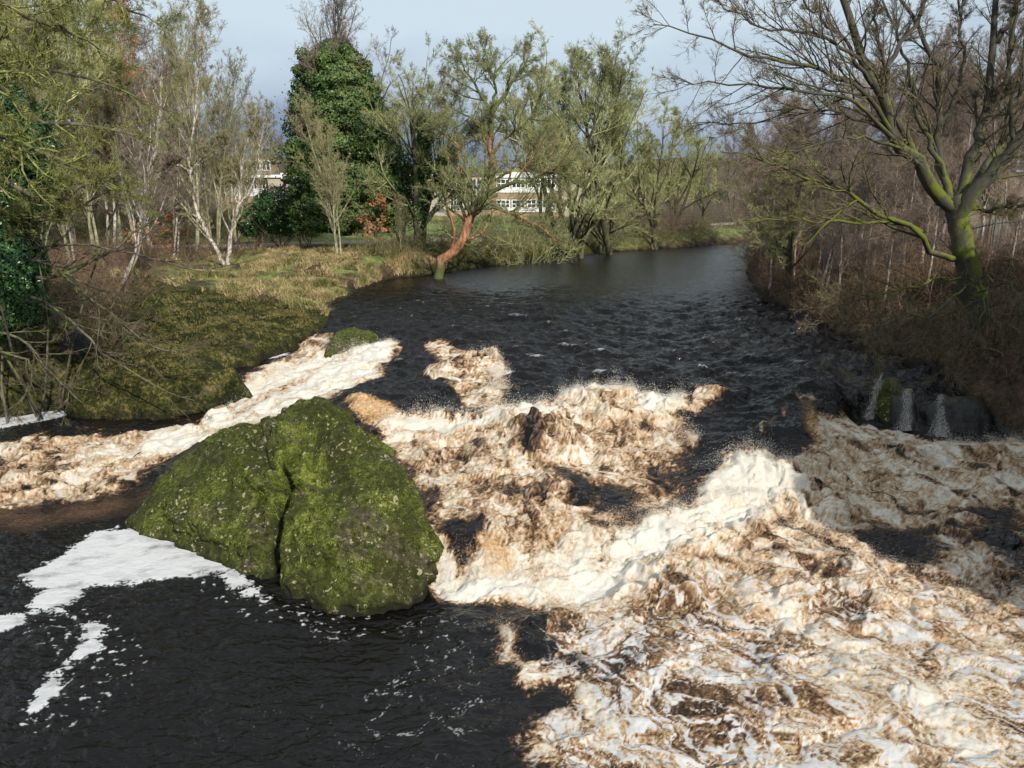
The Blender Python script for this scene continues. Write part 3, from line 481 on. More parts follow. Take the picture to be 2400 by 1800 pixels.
# ------------------------------------------------------------------ tree growing
def nrmz(a): return a/np.maximum(np.linalg.norm(a, axis=-1, keepdims=True), 1e-9)
def grow(g, o, d, L, r0, r1, ns, wig, up, sag=0.0):
    N = len(o); P = np.empty((N, ns+1, 3)); P[:, 0] = o; d = nrmz(d); L = np.broadcast_to(L, (N,)); st = (L/ns)[:, None]
    for i in range(ns):
        d = nrmz(d+wig*g.normal(size=(N, 3))+np.array([0, 0, up-sag*i/ns])); P[:, i+1] = P[:, i]+d*st
    t = np.linspace(0, 1, ns+1)[None]; R = np.broadcast_to(r0, (N,))[:, None]*(1-t)+np.broadcast_to(r1, (N,))[:, None]*t
    return P, R
def spawn(g, P, R, k, f0, f1, ang, asd=.2, horiz=0.0):
    N, n, _ = P.shape; b = np.repeat(np.arange(N), k); f = f0+(f1-f0)*g.random(len(b))**.85; x = f*(n-1); i = np.minimum(x.astype(int), n-2); fr = (x-i)[:, None]
    o = P[b, i]*(1-fr)+P[b, i+1]*fr; t = nrmz(P[b, i+1]-P[b, i]); r = R[b, i]*(1-fr[:, 0])+R[b, i+1]*fr[:, 0]
    q = g.normal(size=(len(b), 3)); q[:, 2] *= (1-horiz); q = nrmz(q-(q*t).sum(1, keepdims=True)*t); a = (ang+asd*g.normal(size=len(b)))[:, None]
    L = np.linalg.norm(np.diff(P, axis=1), axis=2).sum(1)[b]
    return o, t*np.cos(a)+q*np.sin(a), r, L, f
def tubes(P, R, sides):
    N, n, _ = P.shape; T = np.empty_like(P); T[:, 1:-1] = P[:, 2:]-P[:, :-2]; T[:, 0] = P[:, 1]-P[:, 0]; T[:, -1] = P[:, -1]-P[:, -2]; T = nrmz(T)
    ref = np.where(np.abs(T[:, :1, 2:3]) > .8, np.array([1., 0, 0]), np.array([0, 0, 1.])); ref = np.broadcast_to(ref, T.shape)
    A = nrmz(np.cross(T, ref)); Bv = np.cross(T, A); th = np.arange(sides)*2*math.pi/sides
    V = P[:, :, None]+R[:, :, None, None]*(A[:, :, None]*np.cos(th)[:, None]+Bv[:, :, None]*np.sin(th)[:, None])
    base = (np.arange(N)*n*sides)[:, None, None]+(np.arange(n-1)*sides)[None, :, None]; j = np.arange(sides)[None, None]; j2 = (j+1) % sides
    F = np.stack([base+j, base+j2, base+sides+j2, base+sides+j], -1).reshape(-1, 4)
    return V.reshape(-1, 3), F
def catmull(pts, n):
    p = np.asarray(pts, float); p = np.concatenate([[2*p[0]-p[1]], p, [2*p[-1]-p[-2]]]); k = len(p)-3; o = []
    for t in np.linspace(0, k-1e-6, n):
        i = int(t); f = t-i; a, b, c, d = p[i:i+4]; o.append(.5*((2*b)+(-a+c)*f+(2*a-5*b+4*c-d)*f*f+(-a+3*b-3*c+d)*f**3))
    return np.array(o)
def bark(name, a, b, mossc=None, moss_amt=0.0, rough=.9, sc=6, stretch=.4, vary=.25):
    m = M(name, rough, .2); n1 = m.noise(sc, 5, .65, .3, sc=(1, 1, stretch)); n2 = m.noise(1.1, 4); c = m.mix(m.sm(n1, .38, .62), a, b)
    if mossc:
        x = m.n('ShaderNodeSeparateXYZ', {0: m.n('ShaderNodeNewGeometry').outputs['Normal']}).outputs
        f = m.math('ADD', m.math('ADD', n2, m.math('MULTIPLY', x['Z'], .12)), m.math('MULTIPLY', x['X'], .10))
        c = m.mix(m.sm(f, .62-moss_amt, .78-moss_amt), c, m.mix(n1, tuple(q*.6 for q in mossc), tuple(q*1.3 for q in mossc)))
    if vary:
        hs = m.n('ShaderNodeHueSaturation', {'Value': m.math('MULTIPLY_ADD', m.rnd(), vary*2, 1-vary), 'Color': c}); c = hs.outputs[0]
    m.color(c); m.bump(n1, .6, .02); return m.m
BIRCH = bark('birch_bark', (.16, .13, .11), (.56, .50, .44), (.16, .20, .06), .02, sc=9, stretch=.35)
BIRCHT = bark('birch_twigs', (.19, .145, .115), (.33, .26, .205))
POLE = bark('pale_bark', (.20, .18, .12), (.42, .40, .27), (.20, .25, .08), .08)
POLET = bark('pale_twigs', (.21, .18, .10), (.36, .33, .18))
LICH = bark('lichen_bark', (.05, .045, .03), (.12, .115, .07), (.11, .14, .04), .10)
LICHT = bark('lichen_twigs', (.22, .23, .09), (.46, .47, .23))
DARK = bark('dark_bark', (.05, .045, .034), (.14, .13, .09), (.15, .20, .03), .015, vary=.05)
DARKT = bark('dark_twigs', (.085, .066, .045), (.19, .155, .10), (.2, .22, .06), -.02)
REDT = bark('red_twigs', (.20, .14, .11), (.35, .25, .19))
GREYT = bark('grey_twigs', (.15, .13, .105), (.28, .25, .19))
MOSST = bark('mossy_twigs', (.085, .085, .032), (.26, .28, .085))
def leafmat(name, a, b, c_, sc=3.0, rough=.45):
    m = M(name, rough, .4); n1 = m.noise(sc, 3); n2 = m.noise(sc*9, 2); m.color(m.ramp(m.math('ADD', m.math('MULTIPLY', n1, .5), m.math('MULTIPLY', n2, .5)), [(.36, a), (.5, b), (.64, c_)])); return m.m
IVY = leafmat('ivy_leaves', (.016, .040, .009), (.055, .105, .018), (.15, .18, .05), .45)
HOLLY = leafmat('evergreen_leaves', (.012, .04, .012), (.03, .085, .025), (.07, .14, .04), 2.0, .3)
OAKL = leafmat('dead_leaves', (.26, .10, .04), (.42, .18, .08), (.52, .27, .13), 3, .7)
def leaves(g, C, N, size, spread=.6, asp=.6):
    n = len(C); N = nrmz(N+spread*g.normal(size=(n, 3))); A = nrmz(np.cross(N, g.normal(size=(n, 3)))); Bv = np.cross(N, A); s = (size*(.7+.6*g.random(n)))[:, None]
    V = np.stack([C-A*s, C+Bv*s*asp-N*s*.15, C+A*s, C-Bv*s*asp-N*s*.15], 1).reshape(-1, 3)
    return V, np.arange(n*4).reshape(n, 4)
def lumpy(g, n, c, rad, lump=.28, sc=1.0, shell=.35):     # points through an uneven leafy mass
    d = nrmz(g.normal(size=(n, 3))); P = d*np.array(rad); k = fbm3(P+np.array(c)*.37, sc/np.mean(rad)*1.9, 3, .6); k2 = fbm3(P+9, sc/np.mean(rad)*6, 2)
    r = (1+lump*1.9*k+.10*k2)*(1-shell*g.random(n)**2.2); keep = fbm3(P*1.3+20, sc/np.mean(rad)*4, 2) > -.33
    return (np.array(c)+P*r[:, None])[keep], d[keep]
# levels: (children, from, to, angle, length ratio, radius ratio, segments, wiggle, up, sag, sides)
STY = {
 'birch': dict(lv=[(38, .2, .99, .62, .34, .42, 6, .12, .07, .0, 4), (12, .12, 1, .6, .42, .5, 4, .14, .02, .12, 3), (9, .1, 1, .6, .55, .6, 3, .16, -.03, .25, 3), (4, .1, 1, .6, .5, .7, 2, .16, -.03, .25, 3)], wig=.035, up=.05, lmin=.005),
 'pole': dict(lv=[(36, .2, .98, .48, .36, .45, 7, .10, .11, .0, 4), (11, .15, 1, .55, .45, .5, 4, .15, .07, .0, 3), (8, .1, 1, .6, .5, .6, 3, .18, .05, .0, 3), (4, .1, 1, .6, .5, .7, 2, .18, .05, .0, 3)], wig=.05, up=.06, lmin=.007),
 'alder': dict(lv=[(11, .16, .93, .72, .62, .62, 9, .12, .06, .0, 6), (8, .2, 1, .62, .5, .55, 7, .13, .06, .0, 4), (8, .15, 1, .62, .5, .55, 5, .15, .06, .0, 3), (7, .1, 1, .62, .6, .6, 3, .15, .06, .0, 3), (4, .0, 1, .55, .75, .6, 2, .15, .05, .0, 3)], wig=.07, up=.05, lmin=.0062),
 'shrub': dict(lv=[(9, .2, .98, .6, .5, .5, 5, .16, .04, .05, 3), (9, .1, 1, .7, .5, .6, 3, .2, .0, .1, 3)], wig=.12, up=.03, lmin=.005)}
def build_tree(seed, h, r, sty, tm, cm, stems=1, lean=(0, 0), mult=1.0, limbs=None, name='tree', ivy=0, deadleaf=0, spreadang=.18, wigk=1, lk=1.0, twigr=1.0, shell=None):
    g = np.random.default_rng(seed); S = STY[sty]; tr, cr = [], []
    if limbs is None:
        d = np.stack([lean[0]+spreadang*g.normal(size=stems)*(stems > 1), lean[1]+spreadang*g.normal(size=stems)*(stems > 1), np.ones(stems)], 1)
        o = np.zeros((stems, 3)); o[:, :2] = .18*g.normal(size=(stems, 2))*(stems > 1); o[:, 2] = -.3
        P, R = grow(g, o, d, h*(1-.25*g.random(stems)*(stems > 1)), r*(1-.3*g.random(stems)*(stems > 1)), r*.10, 14, S['wig']*wigk, S['up']); R[:, 0] *= 1.45; R[:, 1] *= 1.1
    else:
        Q = [catmull(l[0], 16) for l in limbs]; P = np.array(Q); P[:, 1:-1] += .012*h*g.normal(size=P[:, 1:-1].shape)*.4; R = np.array([np.linspace(l[1], l[2], 16) for l in limbs])
    tr.append(tubes(P, R, 9)); tips = []; lvl = [(P, R)]
    for li, (k, f0, f1, ang, lr, rr, ns, wg, up, sag, sd) in enumerate(S['lv']):
        k = max(1, int(round(k*(mult if li < 2 else mult**.5))))
        o, dd, r0, L, f = spawn(g, P, R, k, f0, f1, ang)
        LL = L*lr*lk*(1.15-.75*f)*(.55+.7*g.random(len(f))) if li == 0 else L*lr*(1.1-.6*f)*(.5+.8*g.random(len(f)))
        LL = np.maximum(LL, .12); mn = S['lmin']*twigr*(1.6 if li < 1 else 1.0)
        r0 = np.maximum(np.minimum(r0*rr*1.15, S.get('thin', .024)*LL+mn), mn)
        P, R = grow(g, o, dd, LL, r0, np.maximum(r0*.35, mn*.7), ns, wg, up, sag); (tr.append(tubes(P, R, sd)) if li == 0 and sty in ('alder', 'gnarl', 'pole', 'fan') else cr.append((tubes(P, R, sd), li))); lvl.append((P, R))
    V, F = join(tr); trm = mesh('trunk', V, F, tm)
    V, F = join([c[0] for c in cr]); crm = mesh('crown', V, F, cm)
    res = {'trunk': trm, 'crown': crm}
    if ivy:
        P0, R0 = lvl[0]; lim = int(16*ivy); pp = []
        Pn = P0[:, :max(3, min(P0.shape[1], lim))]; n = int(9000*min(1, ivy)); b = g.integers(0, len(Pn), n); x = g.random(n)*(Pn.shape[1]-1.001); i = x.astype(int); fr = (x-i)[:, None]
        c = Pn[b, i]*(1-fr)+Pn[b, i+1]*fr; q = g.normal(size=(n, 3)); q = nrmz(q); lump = .35+.5*np.clip(fbm3(c, .9, 2)+.3, 0, 1.2)
        c = c+q*(R0[b, i]+.05+lump*g.random(n)*.9)[:, None]; V, F = leaves(g, c, q+[0, 0, .3], .075); res['ivy'] = mesh('ivy', V, F, IVY, False)
    if deadleaf:
        P1, R1 = lvl[-1]; n = deadleaf; b = g.integers(0, len(P1), n); c = P1[b, -1]; keep = fbm3(c, .35, 2) > -.05; c = c[keep]; c = c+.05*g.normal(size=c.shape)
        V, F = leaves(g, c, g.normal(size=c.shape), .065); res['dead_leaves'] = mesh('dead_leaves', V, F, OAKL, False)
    return res
def put(name, res, loc, rz=0, s=1.0, label=None, cat='tree', group=None):
    e = empty(name, loc, rz, s)
    for k, me in res.items(): obj(k, me, e)
    return tag(e, label, cat, group)
def at(u, Y, v=None):                                   # a spot on the ground seen at column u, distance Y
    x = PY(u, 600 if v is None else v, Y)[0]; return np.array([x, Y, gz(x, Y)-.08])
def LB(pts):                                            # limb through seen points (u, v, distance)
    return [PY(*p) for p in pts]
m = M('mossy_trunk_bark', .9, .2); n1 = m.noise(7, 5, .65, .4, sc=(1, 1, .45)); n2 = m.noise(1.6, 5, .65); n3 = m.noise(40, 3); gg = m.n('ShaderNodeNewGeometry'); nx = m.n('ShaderNodeSeparateXYZ', {0: gg.outputs['Normal']}).outputs; pz = m.n('ShaderNodeSeparateXYZ', {0: gg.outputs['Position']}).outputs['Z']
f = m.math('ADD', m.math('ADD', n2, m.math('MULTIPLY', nx['X'], .16)), m.math('ADD', m.math('MULTIPLY', nx['Z'], .10), m.math('ADD', m.sm(pz, 4.5, 9.5, .10, -.10), m.sm(pz, 3.4, 2.2, 0.0, -.16))))  # moss favours the right side, also painting in its sunlit brightness
m.color(m.mix(m.sm(f, .50, .66), m.mix(n1, (.028, .026, .02), (.11, .105, .075)), m.mix(n3, (.06, .08, .012), (.17, .20, .028)))); m.bump(n1, .7, .03); HEROB = m.m
# ---- explicit hero tree on the right bank
hero_ = [
 (LB([(2128,260,27.3),(2160,200,27),(2185,120,26.8),(2195,20,26.6),(2200,-60,26.5)]), .12, .04), (LB([(2080,450,27),(2120,370,27.6),(2170,290,28),(2185,200,28.2),(2180,90,28.4),(2190,-30,28.6)]), .16, .06),
 (LB([(2040,380,27.2),(2000,300,27.5),(1975,220,27.8),(1960,140,28),(1925,60,28.2),(1900,-20,28.4)]), .11, .04), (LB([(1905,220,26.2),(1915,150,26),(1895,80,25.9),(1890,-20,25.8)]), .09, .04),
 (LB([(2035,270,27.7),(2065,200,27.7),(2080,110,27.7),(2070,0,27.7)]), .10, .04), (LB([(2190,320,26.4),(2180,250,26.2),(2205,180,26),(2215,60,26)]), .11, .04),
 (LB([(2112,690,27.2),(2098,620,27.1),(2082,540,27),(2070,470,27),(2062,425,27)]), .50, .36),
 (LB([(2068,455,27),(2020,405,26.8),(1975,355,26.6),(1932,290,26.4),(1900,215,26.2),(1868,150,26.1),(1842,70,26),(1822,-10,25.9),(1805,-110,25.8)]), .27, .10),
 (LB([(1995,375,26.7),(1970,320,26.9),(1935,265,27.1),(1905,205,27.4),(1930,120,27.6),(1985,40,27.8),(2005,-60,28)]), .17, .06),
 (LB([(2062,440,27),(2085,380,27.1),(2105,310,27.2),(2128,250,27.3),(2138,160,27.4),(2146,60,27.5),(2150,-60,27.6)]), .22, .10),
 (LB([(2066,470,27),(2110,405,26.7),(2165,350,26.5),(2200,300,26.3),(2235,235,26.1),(2290,150,26)]), .30, .16),
 (LB([(2050,430,27),(2035,350,27.4),(2030,270,27.7),(2036,190,27.9),(2015,120,28.1),(1975,50,28.2),(1930,-40,28.4)]), .16, .06),
 (LB([(1935,300,26.4),(1890,230,25.8),(1830,175,25.2),(1760,150,24.7),(1680,128,24.2),(1590,110,23.7),(1500,75,23.2),(1410,52,22.8)]), .10, .015),
 (LB([(1950,330,26.5),(1885,250,25.7),(1830,215,25.1),(1750,195,24.5),(1660,185,24),(1560,185,23.5),(1460,165,23)]), .09, .015),
 (LB([(1880,180,26),(1830,120,25.3),(1770,85,24.7),(1690,70,24.2),(1600,30,23.7),(1520,-20,23.4)]), .08, .015),
 (LB([(1860,130,26),(1800,60,25.5),(1740,10,25),(1660,-30,24.6)]), .07, .02),
 (LB([(2060,560,26.9),(2010,540,26.4),(1955,485,25.9),(1880,455,25.4),(1810,405,24.9),(1740,385,24.5),(1650,345,24),(1560,330,23.5)]), .13, .018),
 (LB([(1990,500,26.2),(1900,480,25.6),(1800,480,25),(1700,470,24.6),(1610,480,24.2)]), .08, .014),
 (LB([(1965,340,26.6),(1880,300,26),(1800,300,25.2),(1700,330,24.6),(1620,300,24)]), .07, .012),
 (LB([(1945,300,26.5),(1870,265,26.6),(1790,240,26.6),(1700,245,26.6),(1600,270,26.6),(1500,265,26.4)]), .07, .012),
 (LB([(2100,450,27),(2160,450,26.4),(2230,445,26)]), .10, .05),
 (LB([(2075,600,26.6),(2010,610,25.6),(1930,640,24.8),(1850,650,24.2),(1790,700,23.8),(1800,800,23.6)]), .05, .008),
 (LB([(2085,620,26.5),(2060,640,25.4),(2010,690,24.4),(1950,680,23.9),(1890,720,23.6),(1900,790,23.4)]), .045, .008),
 (LB([(2110,620,26.4),(2130,640,25),(2110,720,24.2),(2060,760,23.8),(2050,850,23.6)]), .045, .008),
 (LB([(2120,600,26.4),(2180,620,25),(2215,690,24.2),(2225,760,24)]), .045, .010),
 (LB([(2150,90,27.5),(2185,30,27.2),(2210,-40,27)]), .12, .06),
 (LB([(2128,250,27.3),(2175,190,27),(2230,120,26.8)]), .10, .05)]
hero = [(a, b*(.86 if b > .15 else .8), c*.8) for a, b, c in hero_]
STY['fan'] = dict(lv=[(22, .15, 1, .62, .30, .5, 8, .08, .02, .0, 4), (12, .1, 1, .55, .38, .55, 6, .10, .02, .02, 3), (8, .1, 1, .6, .42, .6, 3, .14, .02, .03, 3)], wig=.04, up=.0, lmin=.0038, thin=.014)
put('mossy_tree', build_tree(11, 12, .4, 'fan', HEROB, DARKT, limbs=hero, mult=1.0), (0, 0, 0), 0, 1, 'big spreading tree with a bright mossy forked trunk on the right bank')
red = [
 (LB([(948,612,57.5),(950,585,57.5),(957,556,57.4),(985,540,57.2),(1002,515,57.1),(1008,488,57),(1022,455,57),(1042,425,57),(1062,385,57),(1068,345,57)]), .36, .24),
 (LB([(1066,360,57),(1060,310,57),(1062,270,57),(1066,235,57)]), .24, .16),
 (LB([(1066,250,57),(1040,205,56.6),(1010,160,56.4),(985,120,56.2)]), .13, .03),
 (LB([(1066,240,57),(1095,195,57.3),(1120,160,57.6),(1135,115,57.8)]), .14, .03),
 (LB([(1066,240,57),(1070,190,57.2),(1050,140,57.3),(1045,105,57.4)]), .11, .03),
 (LB([(1064,330,57),(1100,290,56.6),(1150,250,56.3),(1180,190,56)]), .12, .03),
 (LB([(1040,430,57),(1085,405,56.5),(1140,390,56),(1190,372,55.7),(1250,378,55.5)]), .17, .04),
 (LB([(1010,480,57),(995,430,57.4),(998,360,57.7),(985,310,57.9),(960,280,58)]), .13, .04),
 (LB([(985,320,57.9),(1010,290,58),(1035,275,58)]), .07, .03),
 (LB([(1030,450,57),(1090,455,56.4),(1150,480,56),(1200,520,55.6)]), .12, .03),
 (LB([(1062,300,57),(1020,260,57),(975,235,57),(930,225,57)]), .09, .02),
 (LB([(1070,390,57),(1120,360,57.5),(1160,320,58),(1210,300,58.4)]), .11, .03)]
m = M('peeling_bark', .85, .2); n1 = m.noise(2.4, 6, .65, .6); pos = m.n('ShaderNodeSeparateXYZ', {0: m.n('ShaderNodeNewGeometry').outputs['Position']}).outputs['Z']
lo_ = PY(0, 560, 57)[2]; hi_ = PY(0, 480, 57)[2]; l2 = PY(0, 375, 57)[2]; h2 = PY(0, 290, 57)[2]
zf = m.math('ADD', m.math('MULTIPLY', m.sm(pos, hi_+1.2, hi_-.1), m.sm(pos, lo_-.8, lo_+.1)), m.math('MULTIPLY', m.math('MULTIPLY', m.sm(pos, l2-.3, l2+.4), m.sm(pos, h2+.4, h2-.5)), m.sm(n1, .42, .5)))
m.color(m.mix(zf, m.mix(n1, (.05, .045, .03), (.13, .16, .05)), m.ramp(m.noise(5, 5, .7, sc=(1, 1, .3)), [(.35, (.13, .055, .03)), (.5, (.34, .16, .085)), (.65, (.55, .33, .2))]))); m.bump(n1, .7, .04)
STY['gnarl'] = dict(lv=[(14, .25, 1, .8, .60, .5, 8, .2, .06, .0, 4), (10, .12, 1, .68, .48, .55, 6, .16, .06, .0, 3), (8, .1, 1, .62, .58, .6, 4, .17, .05, .0, 3), (5, .0, 1, .55, .75, .6, 2, .17, .05, .0, 3)], wig=.05, up=.05, lmin=.006)
put('bare_tree', build_tree(5, 14, .3, 'gnarl', m.m, LICHT, limbs=red, mult=1.0), (0, 0, 0), 0, 1, 'leaning tree with peeled orange bark curving out over the left waterline')
# ---- grown trees
pr = {
 'b1': build_tree(21, 15, .13, 'birch', BIRCH, BIRCHT), 'b2': build_tree(22, 13, .12, 'birch', BIRCH, BIRCHT, stems=2, mult=.8, spreadang=.10),
 'p1': build_tree(23, 17, .14, 'pole', POLE, POLET), 'p2': build_tree(24, 14, .11, 'pole', POLE, POLET, stems=3, mult=.7, spreadang=.11),
 'r1': build_tree(25, 12, .11, 'birch', BIRCH, REDT, stems=2, mult=.8, spreadang=.08),
 'a1': build_tree(31, 14, .30, 'alder', LICH, LICHT, stems=1, mult=1.35), 'a2': build_tree(32, 14, .26, 'alder', LICH, LICHT, stems=3, mult=.78, spreadang=.2),
 'a3': build_tree(33, 11, .19, 'alder', LICH, LICHT, stems=2, mult=.9, spreadang=.3), 'g1': build_tree(34, 15, .22, 'alder', LICH, GREYT, stems=2, mult=.8, spreadang=.15),
 's1': build_tree(41, 3.6, .035, 'shrub', POLE, REDT, stems=9, spreadang=.5), 's2': build_tree(42, 3.2, .03, 'shrub', LICH, LICHT, stems=10, spreadang=.6)}
HT = {k: float(np.percentile([v.co.z for v in p_['crown'].vertices], 98.5)) for k, p_ in pr.items()}
def T(key, kind, u, Y, vtop, label, rz=0, group=None, H={'b1':15,'b2':12.6,'p1':17,'p2':13.4,'r1':11.5,'a1':15.5,'a2':15,'a3':11.5,'g1':15.5,'s1':3.2,'s2':2.9}, cat='tree'):
    p = at(u, Y); h = PY(u, vtop, Y)[2]-p[2]; return put(kind, pr[key], p, rz, h/HT[key], label, cat, group)
put('birch', build_tree(51, 9.5, .17, 'pole', BIRCH, POLET, limbs=[
 (LB([(492,575,54),(497,520,54),(510,470,54),(520,400,54),(528,330,54),(548,250,54)]), .16, .04), (LB([(486,572,54),(462,530,54),(436,480,54),(418,420,54),(412,375,53.8),(408,330,53.6)]), .15, .07),
 (LB([(412,375,53.8),(385,355,53),(350,372,52.5),(310,420,52),(285,440,51.6)]), .07, .03), (LB([(412,370,53.8),(450,330,53.5),(480,300,53.3)]), .05, .02), (LB([(515,440,54),(500,400,54),(490,360,54)]), .05, .02), (LB([(512,450,54),(545,400,54),(560,330,54),(575,240,54)]), .07, .02), (LB([(408,330,53.6),(420,240,53.6),(435,120,53.8),(440,40,54)]), .06, .02)], mult=.75), (0, 0, 0), 0, 1, 'pale twin-stemmed birch in front of the path with one stem leaning left', 'tree')
put('birch', build_tree(52, 8, .14, 'pole', BIRCH, BIRCHT, limbs=[(LB([(268,612,41),(290,560,41),(305,500,41),(312,430,41),(330,350,41),(345,250,41.2),(350,160,41.4)]), .15, .05), (LB([(312,430,41),(300,370,41),(305,280,41),(300,190,41)]), .08, .03), (LB([(318,400,41),(360,370,40.8),(382,340,40.7)]), .06, .02)], mult=.7), (0, 0, 0), 0, 1, 'white birch trunk leaning right out of the low left bank', 'tree')
L_ = [('p1','slender_tree',432,66,-10,'tall straight pale tree standing clear at the right edge of the left wood'),('p2','slender_tree',470,72,120,'three-stemmed pale tree just behind the twin-stemmed birch'),('p2','slender_tree',520,76,175,'small upright pale tree in front of the low white school block'),
 ('p1','slender_tree',385,70,60,'pale tree directly left of the tall straight one'),('b1','birch',330,74,30,'white-stemmed birch in the middle of the left wood'),('p1','slender_tree',300,64,-40,'tall pale tree rising out of frame near the orange leaves'),('b2','birch',255,68,60,'double-stemmed birch left of the orange-leaved tree'),
 ('p2','slender_tree',215,62,20,'spindly triple-stemmed tree above the left path'),('b1','birch',170,66,-20,'grey birch behind the mossy hanging twigs'),('a1','bare_tree',120,58,-60,'broad green-tinged tree deep in the left wood'),('p1','slender_tree',75,62,-60,'pale tree rising behind the dark evergreen'),('a2','bare_tree',20,60,-80,'multi-stemmed tree at the far left edge'),
 ('p2','slender_tree',355,82,110,'thin pale stems at the back of the left wood'),('b1','birch',285,84,70,'far birch at the back of the left wood'),('g1','bare_tree',205,86,40,'grey-twigged tree at the back of the left wood'),('g1','bare_tree',130,90,20,'dark twiggy tree far behind the left path'),('g1','bare_tree',50,88,10,'grey tree behind the evergreen at the left'),
 ('g1','bare_tree',400,92,90,'grey twiggy tree farthest back beside the tall straight one'),('p2','slender_tree',160,52,180,'low forked pale tree beside the path on the left'),('p2','slender_tree',90,50,160,'leaning thin tree in front of the path at the left'),('b2','birch',385,58,260,'small birch between path and bramble patch'),('p2','slender_tree',560,80,240,'little pale tree at the right end of the left wood')]
for i, (k, kd, u, Y, vt, lb) in enumerate(L_): T(k, kd, u, Y, vt, lb, i*1.7, 'trees of the left wood')
put('orange_leaved_tree', build_tree(61, 17, .18, 'pole', POLE, POLET, deadleaf=17000, mult=.9), at(268, 70), 0, (PY(268,-60,70)[2]-1.3)/17, 'tall tree still holding rusty orange leaves in the left wood', 'tree')
put('orange_leaved_sapling', build_tree(62, 3.4, .04, 'shrub', POLE, POLET, stems=3, deadleaf=1300, spreadang=.3), at(835, 62), 0, 1.25, 'small sapling with rusty leaves beside the pale young trunk', 'sapling')
put('orange_leaved_sapling', build_tree(63, 3.4, .04, 'shrub', POLE, POLET, stems=3, deadleaf=1200, spreadang=.3), at(315, 60), 0, 1.3, 'rusty-leaved sapling low in the left wood above the path', 'sapling')
C_ = [('a2','alder',905,64,125,'many-stemmed lichen-covered tree left of the orange-barked one'),('g1','alder',870,74,110,'tall fine-twigged tree between the ivy cone and the forked alders'),('a2','alder',1240,76,100,'tall round-crowned green-tinged tree above the white window bands'),('a1','alder',1320,80,105,'upright tree with long bare limbs right of the round-crowned one'),('a3','alder',1405,88,215,'spreading low tree at the water right of the tall pair'),
 ('a3','alder',1300,82,300,'mossy many-limbed tree rooted at the waterline below the tall pair'),('a2','alder',1450,100,260,'small rounded tree near the bend of the river'),('a3','alder',1510,112,300,'distant olive tree at the river bend'),('g1','bare_tree',1575,118,300,'grey tree beyond the river bend'),
 ('r1','red_birch',575,140,300,'far reddish birch beyond the low white school block'),('g1','bare_tree',610,128,235,'far reddish-grey tree left of the ivy cone'),('g1','bare_tree',820,84,170,'fine-twigged tree rising just right of the ivy cone'),('p1','young_tree',870,60,420,'thin pale young trunk standing alone on the bank'),('p2','tan_tree',735,58,215,'tan bare tree in front of the ivy cone'),
 ('a3','alder',1375,96,330,'dark-limbed tree low by the far left waterline'),('g1','bare_tree',1165,84,165,'fine grey tree standing between the orange-barked tree and the round-crowned one'),('s2','shrub',1150,70,470,'scrubby green bush at the waterline under the low alders')]
for i, (k, kd, u, Y, vt, lb) in enumerate(C_): T(k, kd, u, Y, vt, lb, i*2.3+.4, 'trees along the left bank', cat='shrub' if k[0] == 's' else 'tree')
R_ = [('r1','birch',1650,62,200,'reddish birch clump at the bend end of the right bank'),('r1','birch',1700,56,215,'reddish birch second from the bend on the right bank'),('b2','birch',1745,50,190,'white twin-stemmed birch on the right bank'),('r1','birch',1800,52,170,'thicket birch with pinkish twigs mid right bank'),('b1','birch',1850,46,130,'straight white birch behind the sweeping limbs'),('b1','birch',1885,40,150,'white birch just left of the dark limb fork'),
 ('r1','birch',1930,48,160,'pink-twigged birch behind the big forked tree'),('b1','birch',1985,38,60,'tall white birch left of the mossy trunk'),('b2','birch',2020,42,20,'double white birch seen through the big fork'),('b1','birch',2110,40,0,'birch right behind the mossy trunk'),('r1','birch',2190,44,60,'reddish birch at the far right edge'),('r1','birch',1620,76,290,'low reddish tree across the bend'),('g1','bare_tree',1660,84,230,'grey tree behind the reddish thicket'),
 ('g1','bare_tree',1760,80,200,'grey twiggy tree at the back of the right thicket'),('g1','bare_tree',1860,74,210,'far grey tree behind the white birches'),('a3','bare_tree',1700,46,330,'low green-tinged tree leaning over the river from the right bank'),('b1','birch',1665,48,290,'thin birch leaning towards the water on the right bank'),('b2','birch',1780,41,300,'short twin birch near the edge of the right bank')]
for i, (k, kd, u, Y, vt, lb) in enumerate(R_): T(k, kd, u, Y, vt, lb, i*1.9+.8, 'birches of the right bank' if kd == 'birch' else 'trees behind the right bank')
# ---- tree swallowed by ivy
g = np.random.default_rng(70); n = 78000; vv = g.random(n)**.8; prof_v = [85,110,150,200,260,320,380,440,500]; prof_w = [22,46,70,86,98,112,122,128,112]; prof_c = [735,732,732,735,742,745,748,750,745]
v_ = 85+vv*415; hw = np.interp(v_, prof_v, prof_w); cu = np.interp(v_, prof_v, prof_c); th = g.random(n)*2*math.pi; sc0 = 66/FD*1.02
zc = np.array([PY(0, a, 66)[2] for a in (85, 500)]); z_ = zc[0]+(zc[1]-zc[0])*vv; r_ = hw*sc0; q = np.stack([np.cos(th), np.sin(th), z_*.28], 1)
lump = fbm3(q*np.array([1.6, 1.6, 2.2]), 1.0, 3, .6); lump2 = fbm3(q*np.array([5, 5, 7]), 1.0, 2); lay = np.abs(((z_*.55+lump*1.2) % 1)-.5)*2
rr_ = r_*(.92+.62*lump+.26*lump2+.16*(lay-.5))*(1-.30*g.random(n)**2.5)*(1+.35*(g.random(n) > .985)); cx0 = PY(735, 300, 66)[0]; cxs = (cu-735)*sc0
Pv = np.stack([cxs+rr_*np.cos(th), rr_*.9*np.sin(th), z_-zc[1]], 1); Nn = np.stack([np.cos(th), np.sin(th), .35+.5*lay], 1)
cl = [(Pv, Nn)]
